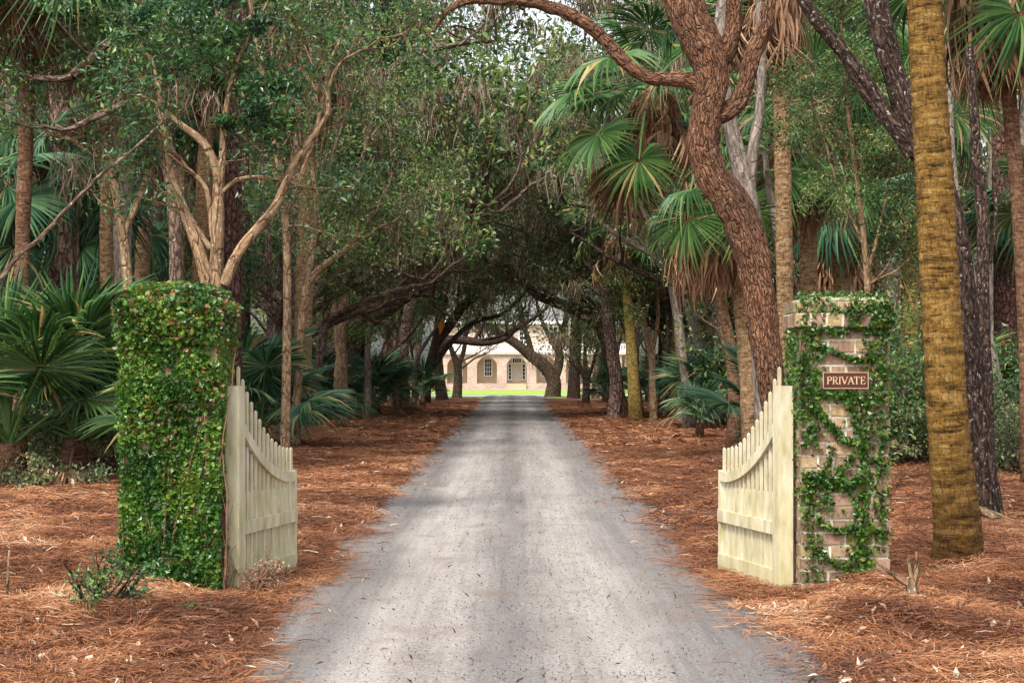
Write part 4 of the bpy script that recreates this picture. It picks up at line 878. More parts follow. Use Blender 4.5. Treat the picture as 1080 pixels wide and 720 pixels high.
tree('tree', 'tree', 'small bare tree right of the drive end with slim forks', 87, [[(618, 427, 4), (618, 402, 3.6), (613, 388, 2), (608, 374, 1.2)], [(618, 403, 3), (624, 388, 2), (629, 370, 1.4), (632, 350, 1)], [(618, 400, 2.6), (617, 370, 2), (620, 345, 1.2)]], 'dark', 44, spawn=3, spL=1.5, per=5, size=.1)
tree('pine_tree', 'pine', 'straight dark trunk standing before the right end of house', 106, [[(605, 421, 6.5), (606, 385, 6), (608, 340, 6), (606, 270, 5.5), (606, 160, 5)]], 'dark', 45, spawn=8, spL=3.4, per=18, size=.16, sigma=.4, tstart=.6, minz=7.5)
tree('oak_tree', 'oak', 'mossy oak before the house with a thick limb stretching left', 118,
     [[(583, 418, 8), (584, 402, 7.5), (576, 388, 7), (560, 375, 6), (545, 363, 5.2), (528, 352, 4.4), (515, 345, 3.5)], [(584, 400, 6), (590, 380, 5), (589, 360, 4), (596, 340, 3)], [(562, 376, 3.5), (557, 358, 3), (552, 342, 2.4)], [(590, 375, 3), (578, 352, 2.4), (570, 335, 2)]], 'oak', 46, spawn=7, spL=4, per=22, size=.14, sigma=.5, kids=(4, 4, 3), tstart=.75, leafmat='leafgrey', upb=1.0, minz=6)
# left side
tree('tree', 'tree', 'tan many-stemmed tree rising behind the vine-covered left pillar', 21,
     [[(226, pg(21), 11), (226, 400, 10), (228, 300, 8), (229, 250, 7), (230, 205, 6), (228, 178, 5), (214, 150, 4.5), (196, 136, 4), (178, 122, 3.5), (158, 107, 3)],
      [(222, 310, 8), (211, 268, 6.6), (197, 230, 5.6), (184, 195, 5), (175, 158, 5), (171, 125, 4), (165, 80, 3)], [(236, 300, 7), (251, 267, 5.5), (272, 240, 5), (292, 215, 4.6), (308, 178, 4.2), (330, 145, 3.6), (346, 118, 3), (346, 95, 2), (360, 66, 1.6), (388, 50, 1.2)],
      [(231, 200, 5), (235, 165, 4), (237, 125, 3.4), (246, 80, 2.6), (262, 40, 2.2)], [(222, 262, 3.4), (206, 238, 3), (190, 212, 2.6)], [(232, 205, 2.8), (250, 190, 2.4), (272, 187, 2), (300, 190, 1.6), (312, 194, 1)], [(224, 250, 3.2), (218, 200, 2.8), (200, 180, 2.4)],
      [(346, 100, 1.6), (330, 70, 1.2), (318, 40, 1)], [(310, 176, 2.4), (316, 150, 2), (312, 120, 1.4)]],
     'tan', 51, leafmat='leafglossy', per=12, size=.075, sigma=.12, spawn=2, spL=.8, maxl=1, kids=(4, 3, 2), tstart=.8, sides=12, rough=.1, step=.08,
     blobs=[(212, 62, 34, 960), (262, 95, 34, 1080), (286, 132, 28, 840), (195, 20, 34, 600), (300, 85, 20, 300), (255, 20, 26, 420), (150, 25, 24, 300), (240, 130, 14, 180)])
tree('pine_tree', 'pine', 'dark scaly pine trunk above right part of left pillar', 36, [[(247, pg(36), 11), (246, 380, 10), (245, 250, 9.5), (246, 130, 9), (246, 0, 9), (246, -60, 8)]], 'pine', 52, per=0, sides=14, rough=.08)
tree('pine_tree', 'pine', 'thin pine trunk just right of the dark scaly pine', 50, [[(259, pg(50), 5.5), (259, 300, 5), (258, 150, 5), (257, -20, 5)]], 'pine', 53, per=0)
tree('pine_tree', 'pine', 'purplish trunk behind the slender tan tree left of drive', 50, [[(315, pg(50), 9), (314, 400, 8.5), (314, 300, 8), (314, 200, 7.5), (312, 60, 7), (311, -30, 7)]], 'pink', 54, per=0, sides=14)
tree('tree', 'tree', 'slender tan tree beside left gate forking above head height', 39.8, [[(311, 477, 5.2), (313, 420, 4.7), (317, 360, 4.6), (320, 325, 4.4), (325, 298, 4.2), (342, 280, 3.6), (364, 263, 3.2), (384, 240, 2.8), (398, 220, 3), (410, 195, 2.4)], [(324, 300, 4.4), (330, 262, 4), (333, 212, 3.6), (328, 175, 3), (322, 140, 2.4), (326, 90, 2)], [(368, 262, 2.6), (384, 252, 2.2), (402, 238, 1.6)]], 'tan', 55, spawn=4, spL=1.3, per=12, size=.085, sigma=.2, tstart=.8, sides=12, rough=.14)
tree('tree', 'tree', 'upright brown tree on the straw mound with twin stems', 55, [[(361, 452, 6.8), (361, 400, 6), (360, 350, 5.5), (364, 290, 5), (362, 240, 4.6), (356, 200, 4.6), (354, 150, 4), (360, 90, 3.6)], [(358, 370, 4.5), (352, 320, 4), (342, 260, 3.8), (338, 210, 3.4), (334, 150, 3)]], 'tan', 56, spawn=7, spL=2.2, per=16, size=.10, sigma=.25, tstart=.6, sides=12, moss=40)
tree('tree', 'tree', 'thin mottled stem among the low fans left of drive', 62, [[(387, 444, 4), (388, 400, 3.6), (388, 360, 3.2), (394, 330, 3), (408, 305, 2.2), (420, 280, 1.6)]], 'grey', 57, spawn=3, spL=1.5, per=26, size=.09)
tree('oak_tree', 'oak', 'dark oak limb leaning right over the left fan palms', 70, [[(372, 430, 10), (374, 390, 9), (382, 345, 8.5), (396, 315, 8), (415, 300, 7), (436, 290, 6.5), (450, 284, 5), (470, 260, 4), (480, 230, 3)], [(398, 318, 4), (410, 290, 3.6), (405, 250, 3)]], 'dark', 58, spawn=9, spL=3.0, per=18, size=.125, sigma=.32, tstart=.55, moss=70)
tree('oak_tree', 'oak', 'stout pinkish oak leaning toward drive on the left', 77, [[(425, 434, 6.5), (425, 395, 5.6), (427, 355, 6), (433, 325, 6.8), (442, 300, 6.8), (449, 278, 6.4), (455, 240, 6), (458, 190, 6), (465, 130, 5)], [(448, 276, 5), (462, 269, 4.6), (480, 262, 4.2), (494, 256, 3.8), (502, 244, 3.2), (512, 220, 2.4)]], 'pink', 59, spawn=12, spL=3.2, per=16, size=.135, sigma=.34, tstart=.55, moss=70, sides=14, rough=.1)
tree('tree', 'tree', 'very thin stem right of the pinkish oak', 74, [[(437, 434, 3), (437, 400, 2.6), (440, 378, 2.2), (450, 360, 1.8), (462, 340, 1.4), (470, 300, 1.2)]], 'grey', 60, spawn=2, spL=1.6, per=20, size=.1)
tree('oak_tree', 'oak', 'twisted dark oak left of drive with torn orange wound', 91, [[(449, 427, 5), (452, 395, 4.6), (459, 365, 5), (472, 346, 5.4), (486, 326, 5), (508, 304, 5), (528, 290, 4), (548, 270, 3)], [(456, 375, 4.5), (462, 350, 5), (468, 310, 4.6), (470, 260, 4), (478, 200, 3)], [(456, 388, 3), (470, 368, 2.8), (486, 350, 2.6), (505, 338, 2.4), (528, 332, 2), (546, 318, 1.6)]], 'dark', 61, spawn=8, spL=3.6, per=16, size=.15, sigma=.4, tstart=.55, moss=60, leafmat='leafgrey', minz=4.2)
tree('oak_tree', 'oak', 'oak sending a low level limb across in front of house', 100, [[(466, 424, 6), (463, 395, 5.6), (462, 372, 5.2), (472, 359, 5), (490, 359, 4.5), (511, 361, 4.2), (530, 357, 3.8), (543, 347, 3.2), (556, 340, 2.4)], [(463, 372, 4), (462, 340, 4), (470, 300, 3.6), (480, 240, 3)], [(500, 359, 2), (508, 345, 1.8), (512, 330, 1.4)]], 'dark', 62, spawn=7, spL=3.8, per=16, size=.15, sigma=.5, tstart=.55, upb=.7, minz=4.4)
tree('tree', 'tree', 'short trunk standing left of the drive end before house', 110, [[(482, 419, 5), (483, 400, 4.4), (482, 385, 4), (476, 368, 2.6), (470, 350, 2)], [(483, 388, 3.2), (489, 370, 2.4), (492, 350, 1.8)]], 'oak', 63, spawn=4, spL=3, per=22, size=.13, sigma=.45, leafmat='leafgrey', upb=.6, minz=3.8)
M['torn'] = flat('torn_orange_wood', [(.3, (.45, .14, .02)), (.7, (.72, .34, .08))], 20)
for (a, b, d_, name) in (((464, 352), (467, 333), 91, 'torn_wood'), ((577, 291), (592, 298), 66, 'broken_wood')):
    par = [o_ for o_ in bpy.data.objects if o_.type == 'EMPTY' and o_.get('label', '').startswith('twisted dark oak' if d_ == 91 else 'leaning oak right')][0]
    mb = MB(); p0, p1 = P(*a, d_ - .25) - par.location, P(*b, d_ - .25) - par.location; tube(mb, [tuple(p0), tuple((p0 + p1) / 2 + Vector((.02, -.05, 0))), tuple(p1)], [.05, .13, .04], sides=8, step=.1, rough=.3); mb.obj(name, M['torn'], par, smooth=True)
# broken limb and leaning dead branch at upper left
tree('oak_tree', 'oak', 'oak at upper left with a thick broken-off limb', 29, [[(172, pg(29), 9), (186, 300, 8), (180, 180, 8), (160, 80, 7), (150, 20, 7), (150, -30, 7)], [(152, 22, 6), (134, 36, 6), (118, 43, 6), (98, 60, 6), (78, 80, 5.6)], [(168, 110, 4), (140, 108, 4), (108, 120, 4), (80, 134, 3)]], 'oak', 64, spawn=3, spL=1.1, per=7, size=.085, sigma=.14, leafmat='leafglossy', tstart=.7, sides=12, blobs=[(52, 62, 26, 420, 2), (12, 60, 24, 300, 2), (115, 8, 30, 480, 1), (60, 4, 34, 480, 2), (150, 12, 22, 300, -1)])
mb = MB(); dl = [P(-6, 305, 19), P(50, 245, 19.3), (P(110, 185, 19.6)), P(150, 150, 20), P(178, 122, 20.4)]
tube(mb, [tuple(v) for v in [Vector((-6.2, 18.4, -.1))] + dl[:]], [.028, .025, .022, .018, .014, .008], sides=8, step=.1, wob=.006)
o = mb.obj('dead_branch', M['oak'], smooth=True); tag(o, 'long bare dead branch leaning diagonally at the left edge', 'branch')
tree('tree', 'tree', 'bare twiggy tree hazing the gap right of drive', 64, [[(676, pg(64), 3.6), (668, 380, 3.2), (650, 320, 3), (625, 285, 2.6), (600, 262, 2.2), (575, 250, 1.8)], [(655, 330, 3.6), (655, 270, 3), (640, 220, 2.4), (615, 190, 2)], [(625, 285, 3), (610, 240, 2.4), (585, 215, 2)]], 'oak', 72, spawn=12, spL=2.0, per=3, size=.07, sigma=.2, tstart=.45, kids=(6, 5, 4), moss=60)
tree('tree', 'tree', 'tangled bare-twigged tree behind the many-stemmed tan tree', 30, [[(140, pg(30), 6), (135, 300, 5.4), (118, 180, 5), (95, 100, 4), (60, 60, 3)], [(130, 250, 3.6), (160, 170, 3), (175, 90, 2.6)], [(118, 180, 3), (80, 150, 2.4), (50, 140, 2)]], 'tan', 73, spawn=9, spL=1.0, per=1, size=.08, sigma=.12, tstart=.5, kids=(6, 5, 4), leafmat='leafglossy', moss=30)
tree('tree', 'tree', 'thin tan tree with bare crossing twigs above left gate', 33, [[(300, pg(33), 5), (303, 320, 4.4), (300, 220, 4), (285, 120, 3.4), (270, 40, 3), (262, -10, 3)], [(300, 230, 3), (330, 150, 2.6), (350, 60, 2)], [(290, 150, 2.6), (250, 90, 2.2), (230, 20, 2)]], 'tan', 74, spawn=9, spL=1.1, per=2, size=.08, sigma=.12, tstart=.5, kids=(6, 5, 4), leafmat='leafglossy')
# leafy sprays right of the sign pillar top
def shrub(name, label, cat, loc, w_, h, n, seed, mat='leaf', size=.05, twigs=14, group=None, aspect=.5, z0=0.0, flat_=.6):
    rng = np.random.RandomState(seed); t = thing(name, label, cat, loc, 0, group); mb = MB(); tips = []
    for i in range(twigs):
        a = rng.uniform(0, 6.28); dd = (math.cos(a) * w_ * .5, math.sin(a) * w_ * .5, h * rng.uniform(.4, 1))
        grow(mb, tips, (rng.normal(0, .05), rng.normal(0, .05), z0), dd, h * rng.uniform(.5, .95), .012 + .006 * h, 0, 1, rng, (5, 3), .1, 5)
    mb.obj('stems', M['oak'] if size > .03 else M['stem'], t)
    lf = MB(); tp = [tips[i] for i in rng.randint(0, len(tips), max(4, n // 40))]; clusters(lf, tp, 40, .10 * (w_ + h) * .5 + .02, size, rng, aspect=aspect, flat=flat_); lf.obj('leaves', M[mat], t)
    return t
tree('tree', 'tree', 'small-leaved slender tree filling the gap right of sign pillar', 26, [[(925, pg(26), 4), (915, 300, 3.6), (905, 200, 3), (895, 120, 2.4), (890, 60, 2)], [(912, 260, 2), (885, 200, 1.6), (865, 130, 1.2)], [(915, 290, 2), (930, 230, 1.6), (940, 180, 1.2)]], 'tan', 71, spawn=5, spL=.9, per=22, size=.055, sigma=.13, aspect=.35, blobs=[(880, 100, 34, 900), (905, 160, 38, 1300), (880, 205, 34, 1000), (925, 215, 30, 800), (900, 70, 30, 500)], tstart=.4)

# ------------------------------------------------------------------ fan palms and shrubs of the understory
rngU = np.random.RandomState(77)
def fan_palm(loc, label, seed, s=1.0, nf=11, kind='teal', group='low fan palms along the straw edge', dead=2, stem=.35):
    rng = np.random.RandomState(seed); t = thing('fan_palm', label, 'fan palm', loc, 0, group)
    mb = MB(); tube(mb, [(0, 0, -.15), (0, 0, stem * .6), (0.02, 0, stem)], [.15 * s, .14 * s, .10 * s], sides=9, step=.06, rings=.1); mb.obj('stem', M['palm_brown'], t, smooth=True)
    ga = rng.uniform(0, 6)
    for i in range(nf):
        e = R(rng.uniform(42, 86) if i % 4 else rng.uniform(5, 40)); put_frond(t, (0, 0, stem - .05 + .01 * i), ga + i * 2.4, e, s * rng.uniform(.7, 1.15), rng, kind + '_stiff', roll=rng.uniform(-25, 25))
    for i in range(dead): put_frond(t, (0, 0, stem - .1), rng.uniform(0, 6.28), R(rng.uniform(-25, 5)), s * .8, rng, 'dead')
    return t
near_fans = [(78, 28.5, 1.45, 'green', 'largest fan palm at left, its open fans facing the drive', 14), (10, 27.5, 1.4, 'green', 'fan palm cut by the left edge in front of brown trunks', 14), (118, 31, 1.25, 'teal', 'fan palm tucked against the left side of the vine-covered pillar', 11),
             (40, 33, 1.2, 'teal', 'dark fan palm behind and between the two left foreground fans', 11), (275, 40, 1.3, 'teal', 'fan palm spreading behind the left gate pickets', 13), (262, 41, 1.3, 'teal', 'taller fan palm behind left gate near scaly pine', 12),
             (296, 54, 1.2, 'teal', 'fan palm between purplish trunk and left gate', 12), (340, 62, 1.3, 'teal', 'fan palm just left of the upright brown tree', 12), (396, 68, 1.4, 'teal', 'drooping fan palm right of the upright brown tree', 13), (384, 76, 1.4, 'teal', 'fan palm behind the thin mottled stem', 12),
             (752, 53, 1.3, 'teal', 'big fan palm between pale sapling and brown palm', 15), (778, 56, 1.4, 'teal', 'second big fan palm behind the right gate end', 14), (712, 66, 1.1, 'teal', 'low fan palm at foot of the yellowish palm', 11), (738, 46, .7, 'teal', 'small ground-hugging fan palm beside pale sapling foot', 9),
             (1065, 36, 1.2, 'green', 'fan palm at the right edge behind the dark oak', 13), (1020, 42, 1.2, 'green', 'fan palm between orange palm and dark oak', 10), (818, 36, 1.2, 'teal', 'fan palm hidden behind the red oak foot', 11), (446, 82, 1.0, 'teal', 'last low fan palm by the twisted oak on the left', 11), (640, 90, 1.1, 'teal', 'far fan palm right of drive near the house end', 9)]
for i, (px, d, s, kd, lb, nf) in enumerate(near_fans):
    x = (px - 540) / F * d; tt = fan_palm((x, d, gz(x, d)), lb, 200 + i, s, nf, kd, dead=3 if d < 34 else 1, stem=.55 if d < 30 else .35)
    if i < 3:
        r_ = np.random.RandomState(400 + i)
        for q in range(5): put_frond(tt, (0, 0, .5), R(90 + r_.uniform(-70, 70)), R(r_.uniform(66, 88)), s * r_.uniform(.85, 1.2), r_, 'green_stiff', roll=r_.uniform(-18, 18))

# ------------------------------------------------------------------ generic woods: prototypes, then copies
LAND = [(0, 'the left edge'), (60, 'the large left fan palm'), (125, 'the left pillar\'s outer edge'), (185, 'the left pillar'), (240, 'the left gate stile'), (300, 'the left gate end'), (360, 'the upright brown tree'), (425, 'the stout pinkish oak'), (480, 'the drive\'s left side'),
        (540, 'the house door'), (600, 'the drive\'s right side'), (660, 'the mossy yellow palm'), (715, 'the yellowish palm'), (770, 'the right gate end'), (820, 'the red-barked oak'), (890, 'the sign pillar'), (950, 'the gap right of the sign'), (1000, 'the thick orange palm'), (1050, 'the dark oak'), (1080, 'the right edge')]
USED = {}
def where(kind, x, y, z=None):
    px = 540 + x / y * F; nm = min(LAND, key=lambda a: abs(a[0] - px))[1]
    side = 'left' if px < 540 else 'right'
    dep = 'near' if y < 45 else 'middle' if y < 70 else 'far' if y < 100 else 'farthest'
    key = (kind, nm, dep); USED[key] = USED.get(key, 0) + 1
    o_ = ['', ', deeper in', ', third back', ', fourth back', ', fifth back', ', sixth back', ', seventh back', ', eighth back', ', ninth back', ', tenth back'][min(USED[key] - 1, 9)]
    return '%s in the %s woods toward %s%s' % (kind, dep, nm, o_)
def proto_oak(seed, lean, H=9.0, mat='oak', lm='leaf', per=14, size=.16, moss=130):
    rng = np.random.RandomState(seed); t = thing('oak_tree', 'x', 'oak', (0, 0, -50)); mb = MB(); tips = []
    tr = [(0, 0, -.2), (lean * .2, rng.normal(0, .15), 1.2), (lean * .6, rng.normal(0, .3), 2.8), (lean * 1.1, rng.normal(0, .3), 4.6), (lean * 1.3, rng.normal(0, .4), 6.5), (lean * 1.2, 0, H * .85)]
    C, rr = tube(mb, tr, [.36, .28, .25, .2, .15, .08], sides=10, step=.25, rough=.1, seed=seed)
    nl = 7
    for j in range(nl):
        i = int((.33 + .6 * j / nl) * (len(C) - 1)); a = (0 if j % 2 == 0 else math.pi) + rng.normal(0, .8)
        if lean < 0: a += math.pi
        grow(mb, tips, C[i], (math.cos(a) * 1, math.sin(a) * .9, .55), 3.9 * rng.uniform(.8, 1.25), rr[i] * .65, 0, 2, rng, (6, 4, 3), .25, 8, .3)
    for j in range(3):          # long limbs arching over
        a = rng.normal(0, .5) + (math.pi if (lean < 0) != (j == 2) else 0); i = int((.3 + .12 * j) * (len(C) - 1)); b = C[i]; l = rng.uniform(3.6, 5.2)
        pts = [b] + [b + np.array((math.cos(a) * l * t, math.sin(a) * l * t + rng.normal(0, .25), 1.9 * t ** .6 + rng.normal(0, .18))) for t in (.25, .5, .75, 1)]
        tube(mb, pts, [.15, .12, .09, .065, .03], sides=8, step=.25, rough=.12, wob=.012, seed=seed + j)
        for q in range(3): grow(mb, tips, pts[2 + q % 3], (rng.normal(0, 1), rng.normal(0, 1), .9), 1.8, .04, 1, 2, rng, (6, 4, 3), .3, 7, .3)
    mb.obj('trunk', M[mat], t, smooth=True)
    tips = [p for p in tips if p[2] > 4.6]
    lf = MB(); clusters(lf, tips, per, .30, size, rng); lf.obj('crown', M[lm], t)
    ms = MB(); strands(ms, [tips[i] for i in rng.randint(0, len(tips), moss)], 24, .9, rng, width=.012); ms.obj('spanish_moss', M['moss'], t)
    return t
def proto_pine(seed, mat='pine', H=19):
    rng = np.random.RandomState(seed); t = thing('pine_tree', 'x', 'pine', (0, 0, -50)); mb = MB(); tips = []
    C, rr = tube(mb, [(0, 0, -.2), (rng.normal(0, .1), 0, 5), (rng.normal(0, .2), 0, 11), (rng.normal(0, .3), 0, H)], [.24, .2, .17, .08], sides=9, step=.5, rough=.08, seed=seed)
    for j in range(16):
        i = int(rng.uniform(.55, .98) * (len(C) - 1)); a = rng.uniform(0, 6.28); grow(mb, tips, C[i], (math.cos(a), math.sin(a), .1), 2.4 * rng.uniform(.6, 1.1), .05, 0, 1, rng, (6, 3), .1, 5, .4)
    for j in range(8):
        i = int(rng.uniform(.15, .55) * (len(C) - 1)); a = rng.uniform(0, 6.28); tube(mb, [C[i], C[i] + np.array((math.cos(a) * .5, math.sin(a) * .5, .1))], [.025, .008], sides=4, rough=0)
    mb.obj('trunk', M[mat], t, smooth=True)
    lf = MB(); clusters(lf, tips, 26, .3, .22, rng, aspect=.12); lf.obj('crown', M['leaf'], t); return t
def proto_palm(seed, H, mat, kind):
    rng = np.random.RandomState(seed); t = thing('palm_tree', 'x', 'palm', (0, 0, -50)); mb = MB()
    tube(mb, [(0, 0, -.2), (rng.normal(0, .1), rng.normal(0, .1), H * .4), (rng.normal(0, .3), rng.normal(0, .2), H)], [.19, .16, .15], sides=12, step=.09, rings=.07, seed=seed); mb.obj('trunk', M[mat], t, smooth=True)
    tp = Vector((0.1, 0, H)); 
    for i in range(15): put_frond(t, tp, i * 2.4, R(rng.uniform(-50, 75)), rng.uniform(1.0, 1.3), rng, kind)
    for i in range(3): put_frond(t, tp, rng.uniform(0, 6.28), R(rng.uniform(-80, -55)), 1, rng, 'dead')
    s = link('dead_frond_skirt', SK[seed % 3], t); s.location = tp + Vector((0, 0, .1)); return t
def proto_shrub(seed, w_, h, n, mat): return shrub('shrub', 'x', 'shrub', (0, 0, -50), w_, h, n, seed, mat, size=.085, twigs=12)
OAKS = [proto_oak(301, 1.6), proto_oak(302, 2.4, lm='leafgrey', mat='pink'), proto_oak(303, .8, H=10.5, mat='dark'), proto_oak(304, 2.0, H=8.5, lm='leafgrey')]
PINES = [proto_pine(311), proto_pine(312, 'pink', 21), proto_pine(313, 'grey', 17)]
PALMS = [proto_palm(321, 4.6, 'palm_tan', 'teal'), proto_palm(322, 6.4, 'palm_moss', 'green'), proto_palm(323, 8.0, 'palm_tan', 'green')]
SHRUBS = [proto_shrub(331, 1.8, 1.7, 4200, 'leafglossy'), proto_shrub(332, 2.2, 2.4, 5200, 'leaf'), proto_shrub(333, 1.6, 1.3, 3000, 'leafgrey')]
FANS = [fan_palm((0, 0, -50), 'x', 341, 1.1, 10), fan_palm((0, 0, -50), 'x', 342, 1.3, 12), fan_palm((0, 0, -50), 'x', 343, .9, 9, 'green')]
rngW = np.random.RandomState(5)
OAKN = ['mossy spreading oak', 'pink-barked oak', 'tall dark oak', 'low grey-green oak']
used_pos = []
def free(x, y, r):
    for a, b, c in used_pos:
        if abs(y - b) < (r + c) * 2.2 and abs(x - a) < (r + c): return False
    used_pos.append((x, y, r)); return True
# the avenue: oaks lining the drive, leaning over it
for i, y in enumerate([52, 66]):
    for side in (-1, 1):
        v = (i + (side > 0) * 2) % 4; x = side * (6.2 + rngW.uniform(0, 1.8)); yy = y + rngW.uniform(-2, 2)
        s = rngW.uniform(.95, 1.2); rz = (0 if side < 0 else math.pi) + rngW.normal(0, .25)
        dup(OAKS[v], (x, yy, gz(x, yy)), rz, s, where(OAKN[v], x, yy), 'oaks lining the drive'); used_pos.append((x, yy, .7))
for i, (x, y, v, s) in enumerate(((8.8, 72, 2, 1.6), (-8.2, 86, 3, 1.85), (-11.5, 104, 2, 1.9), (11.5, 108, 0, 2.0), (-7.8, 62, 0, 1.65))):
    dup(OAKS[v], (x, y, gz(x, y)), 0 if x < 0 else math.pi, s, where('towering ' + OAKN[v], x, y), 'oaks lining the drive'); used_pos.append((x, y, .9))
def proto_slim(seed, mat, lm):
    rng = np.random.RandomState(seed); t = thing('young_tree', 'x', 'tree', (0, 0, -50)); mb = MB(); tips = []; l = rng.normal(0, .5)
    C, rr = tube(mb, [(0, 0, -.2), (l * .2, 0, 1.5), (l * .9 + .2, .2, 3.2), (l * 1.2, 0, 5), (l * 2, .3, 7.5)], [.12, .10, .085, .07, .03], sides=9, step=.2, rough=.1, wob=.015, seed=seed)
    for j in range(7):
        i = int(rng.uniform(.35, .95) * (len(C) - 1)); a = rng.uniform(0, 6.28); grow(mb, tips, C[i], (math.cos(a), math.sin(a), 1.1), 1.9 * rng.uniform(.6, 1.2), rr[i] * .6, 0, 1, rng, (5, 3), .2, 6, .4)
    mb.obj('trunk', M[mat], t, smooth=True); lf = MB(); clusters(lf, [p for p in tips if p[2] > 3], 22, .22, .10, rng); lf.obj('crown', M[lm], t); return t
SLIM = [proto_slim(351, 'tan', 'leaf'), proto_slim(352, 'pink', 'leafglossy'), proto_slim(353, 'oak', 'leaf'), proto_slim(354, 'grey', 'leafgrey')]
TN = ['slim tan young tree', 'slim pinkish young tree', 'slim brown young tree', 'slim grey young tree']
for i in range(54):
    side = -1 if i % 2 else 1; y = 44 + 66 * rngW.rand(); x = side * (5.3 - .016 * (y - 46) + abs(rngW.normal(0, 1.1))); v = rngW.randint(4)
    if free(x, y, .2): dup(SLIM[v], (x, y, gz(x, y)), rngW.uniform(0, 6.28), rngW.uniform(.8, 1.3), where(TN[v], x, y), 'slim young trees near the drive')
# woods on both sides
for i in range(16):
    side = -1 if i % 2 else 1; y = rngW.uniform(55, 135); x = side * rngW.uniform(9, max(11, .26 * y + 4)); v = rngW.randint(4)
    if free(x, y, 1.2): dup(OAKS[v], (x, y, gz(x, y)), rngW.uniform(0, 6.28), rngW.uniform(.85, 1.35), where(OAKN[v], x, y), 'oaks deep in the woods')
PN = ['reddish pine trunk', 'pinkish tall pine', 'pale grey pine']
for i in range(60):
    side = -1 if i % 2 else 1; y = rngW.uniform(34, 130); x = side * rngW.uniform(6.3, max(8, .26 * y + 2)); v = rngW.randint(3)
    if free(x, y, .3): dup(PINES[v], (x, y, gz(x, y)), rngW.uniform(0, 6.28), rngW.uniform(.75, 1.25), where(PN[v], x, y), 'pines in the woods')
MN = ['short teal palm', 'mossy green palm', 'tall tan palm']
for i in range(46):
    side = -1 if i % 2 else 1; y = rngW.uniform(40, 120); x = side * rngW.uniform(6.3, max(8, .26 * y + 1)); v = rngW.randint(3)
    if free(x, y, .6): dup(PALMS[v], (x, y, gz(x, y)), rngW.uniform(0, 6.28), rngW.uniform(.85, 1.25), where(MN[v], x, y), 'palms in the woods')
SN = ['glossy dark shrub', 'tall leafy shrub', 'low grey-green shrub']
for i in range(120):
    side = -1 if i % 2 else 1; y = 30 + 95 * rngW.rand() ** 1.2; e = 6.2 - .015 * y; x = side * (rngW.uniform(e + .6, max(8.5, .26 * y + 1))); v = rngW.randint(3)
    if y < 34 and side > 0 and x < 9 and x > 5: pass
    dup(SHRUBS[v], (x, y, gz(x, y) - .05), rngW.uniform(0, 6.28), rngW.uniform(.8, 1.5), where(SN[v], x, y), 'shrubs of the understory')
FN = ['spreading fan palm', 'tall fan palm', 'small green fan palm']
for i in range(54):
    side = -1 if i % 2 else 1; y = 33 + 80 * rngW.rand() ** 1.1; e = 5.6 - .012 * y; x = side * (e + .9 + abs(rngW.normal(0, 1.1)) + .2 * rngW.rand() * y * .3); v = rngW.randint(3)
    dup(FANS[v], (x, y, gz(x, y)), rngW.uniform(0, 6.28), rngW.uniform(.85, 1.35), where(FN[v], x, y), 'fan palms of the understory')
def kill(r):
    for c in list(r.children):
        for g_ in list(c.children): bpy.data.objects.remove(g_)
        bpy.data.objects.remove(c)
    bpy.data.objects.remove(r)
for r_ in SLIM + OAKS + PINES + PALMS + SHRUBS + FANS: kill(r_)
# near bushes right of the sign pillar
for px, d, w_, h, n, lb, mt in ((958, 33, 1.4, 1.8, 5200, 'dark glossy bush between sign pillar and orange palm', 'leafglossy'), (1075, 30, 1.2, 1.2, 3000, 'small-leaved bush at right edge above the straw', 'leafgrey'), (1050, 33, 1.3, 1.3, 3200, 'twiggy bush behind the dark oak foot', 'leafgrey'), (930, 38, 1.6, 2.4, 5000, 'tall dark bush close behind the sign pillar', 'leafglossy'),
                                (835, 35, 1.4, 1.5, 3500, 'bush hidden behind the right gate stile', 'leafglossy'), (30, 26.5, .8, .45, 600, 'low sprawling bush at the foot of left fans', 'leafgrey'), (100, 27, .8, .4, 450, 'sparse twiggy bush left of the vine-covered pillar', 'leafgrey')):
    x = (px - 540) / F * d; shrub('shrub', lb, 'shrub', (x, d, gz(x, d) - .03), w_, h, n, int(px), mt, size=.06)
# yellow shrub by the lawn
x = (632 - 540) / F * 128; shrub('flowering_shrub', 'bright yellow shrub at the lawn edge right of the drive end', 'shrub', (x, 128, gz(x, 128)), 5.5, .5, 2500, 9, 'grass', size=.16)
# far woods as one mass
def far_woods():
    rng = np.random.RandomState(8); mb = MB(); c = []
    for i in range(640):
        if i < 330: x = rng.uniform(-75, 75); y = rng.uniform(222, 246)
        else: s = -1 if i % 2 else 1; y = rng.uniform(118, 205); x = s * rng.uniform(17 + max(0, y - 150) * .06, 40)
        c.append((x, y, rng.uniform(.5, 42 if i < 330 else 24)))
    c = np.array(c); clusters(mb, c, 170, 2.1, .55, rng, flat=.8)
    o = mb.obj('far_woods', M['leafgrey']); tag(o, 'mass of grey-green woodland beyond and around the house', 'woods', kind='stuff')
far_woods()

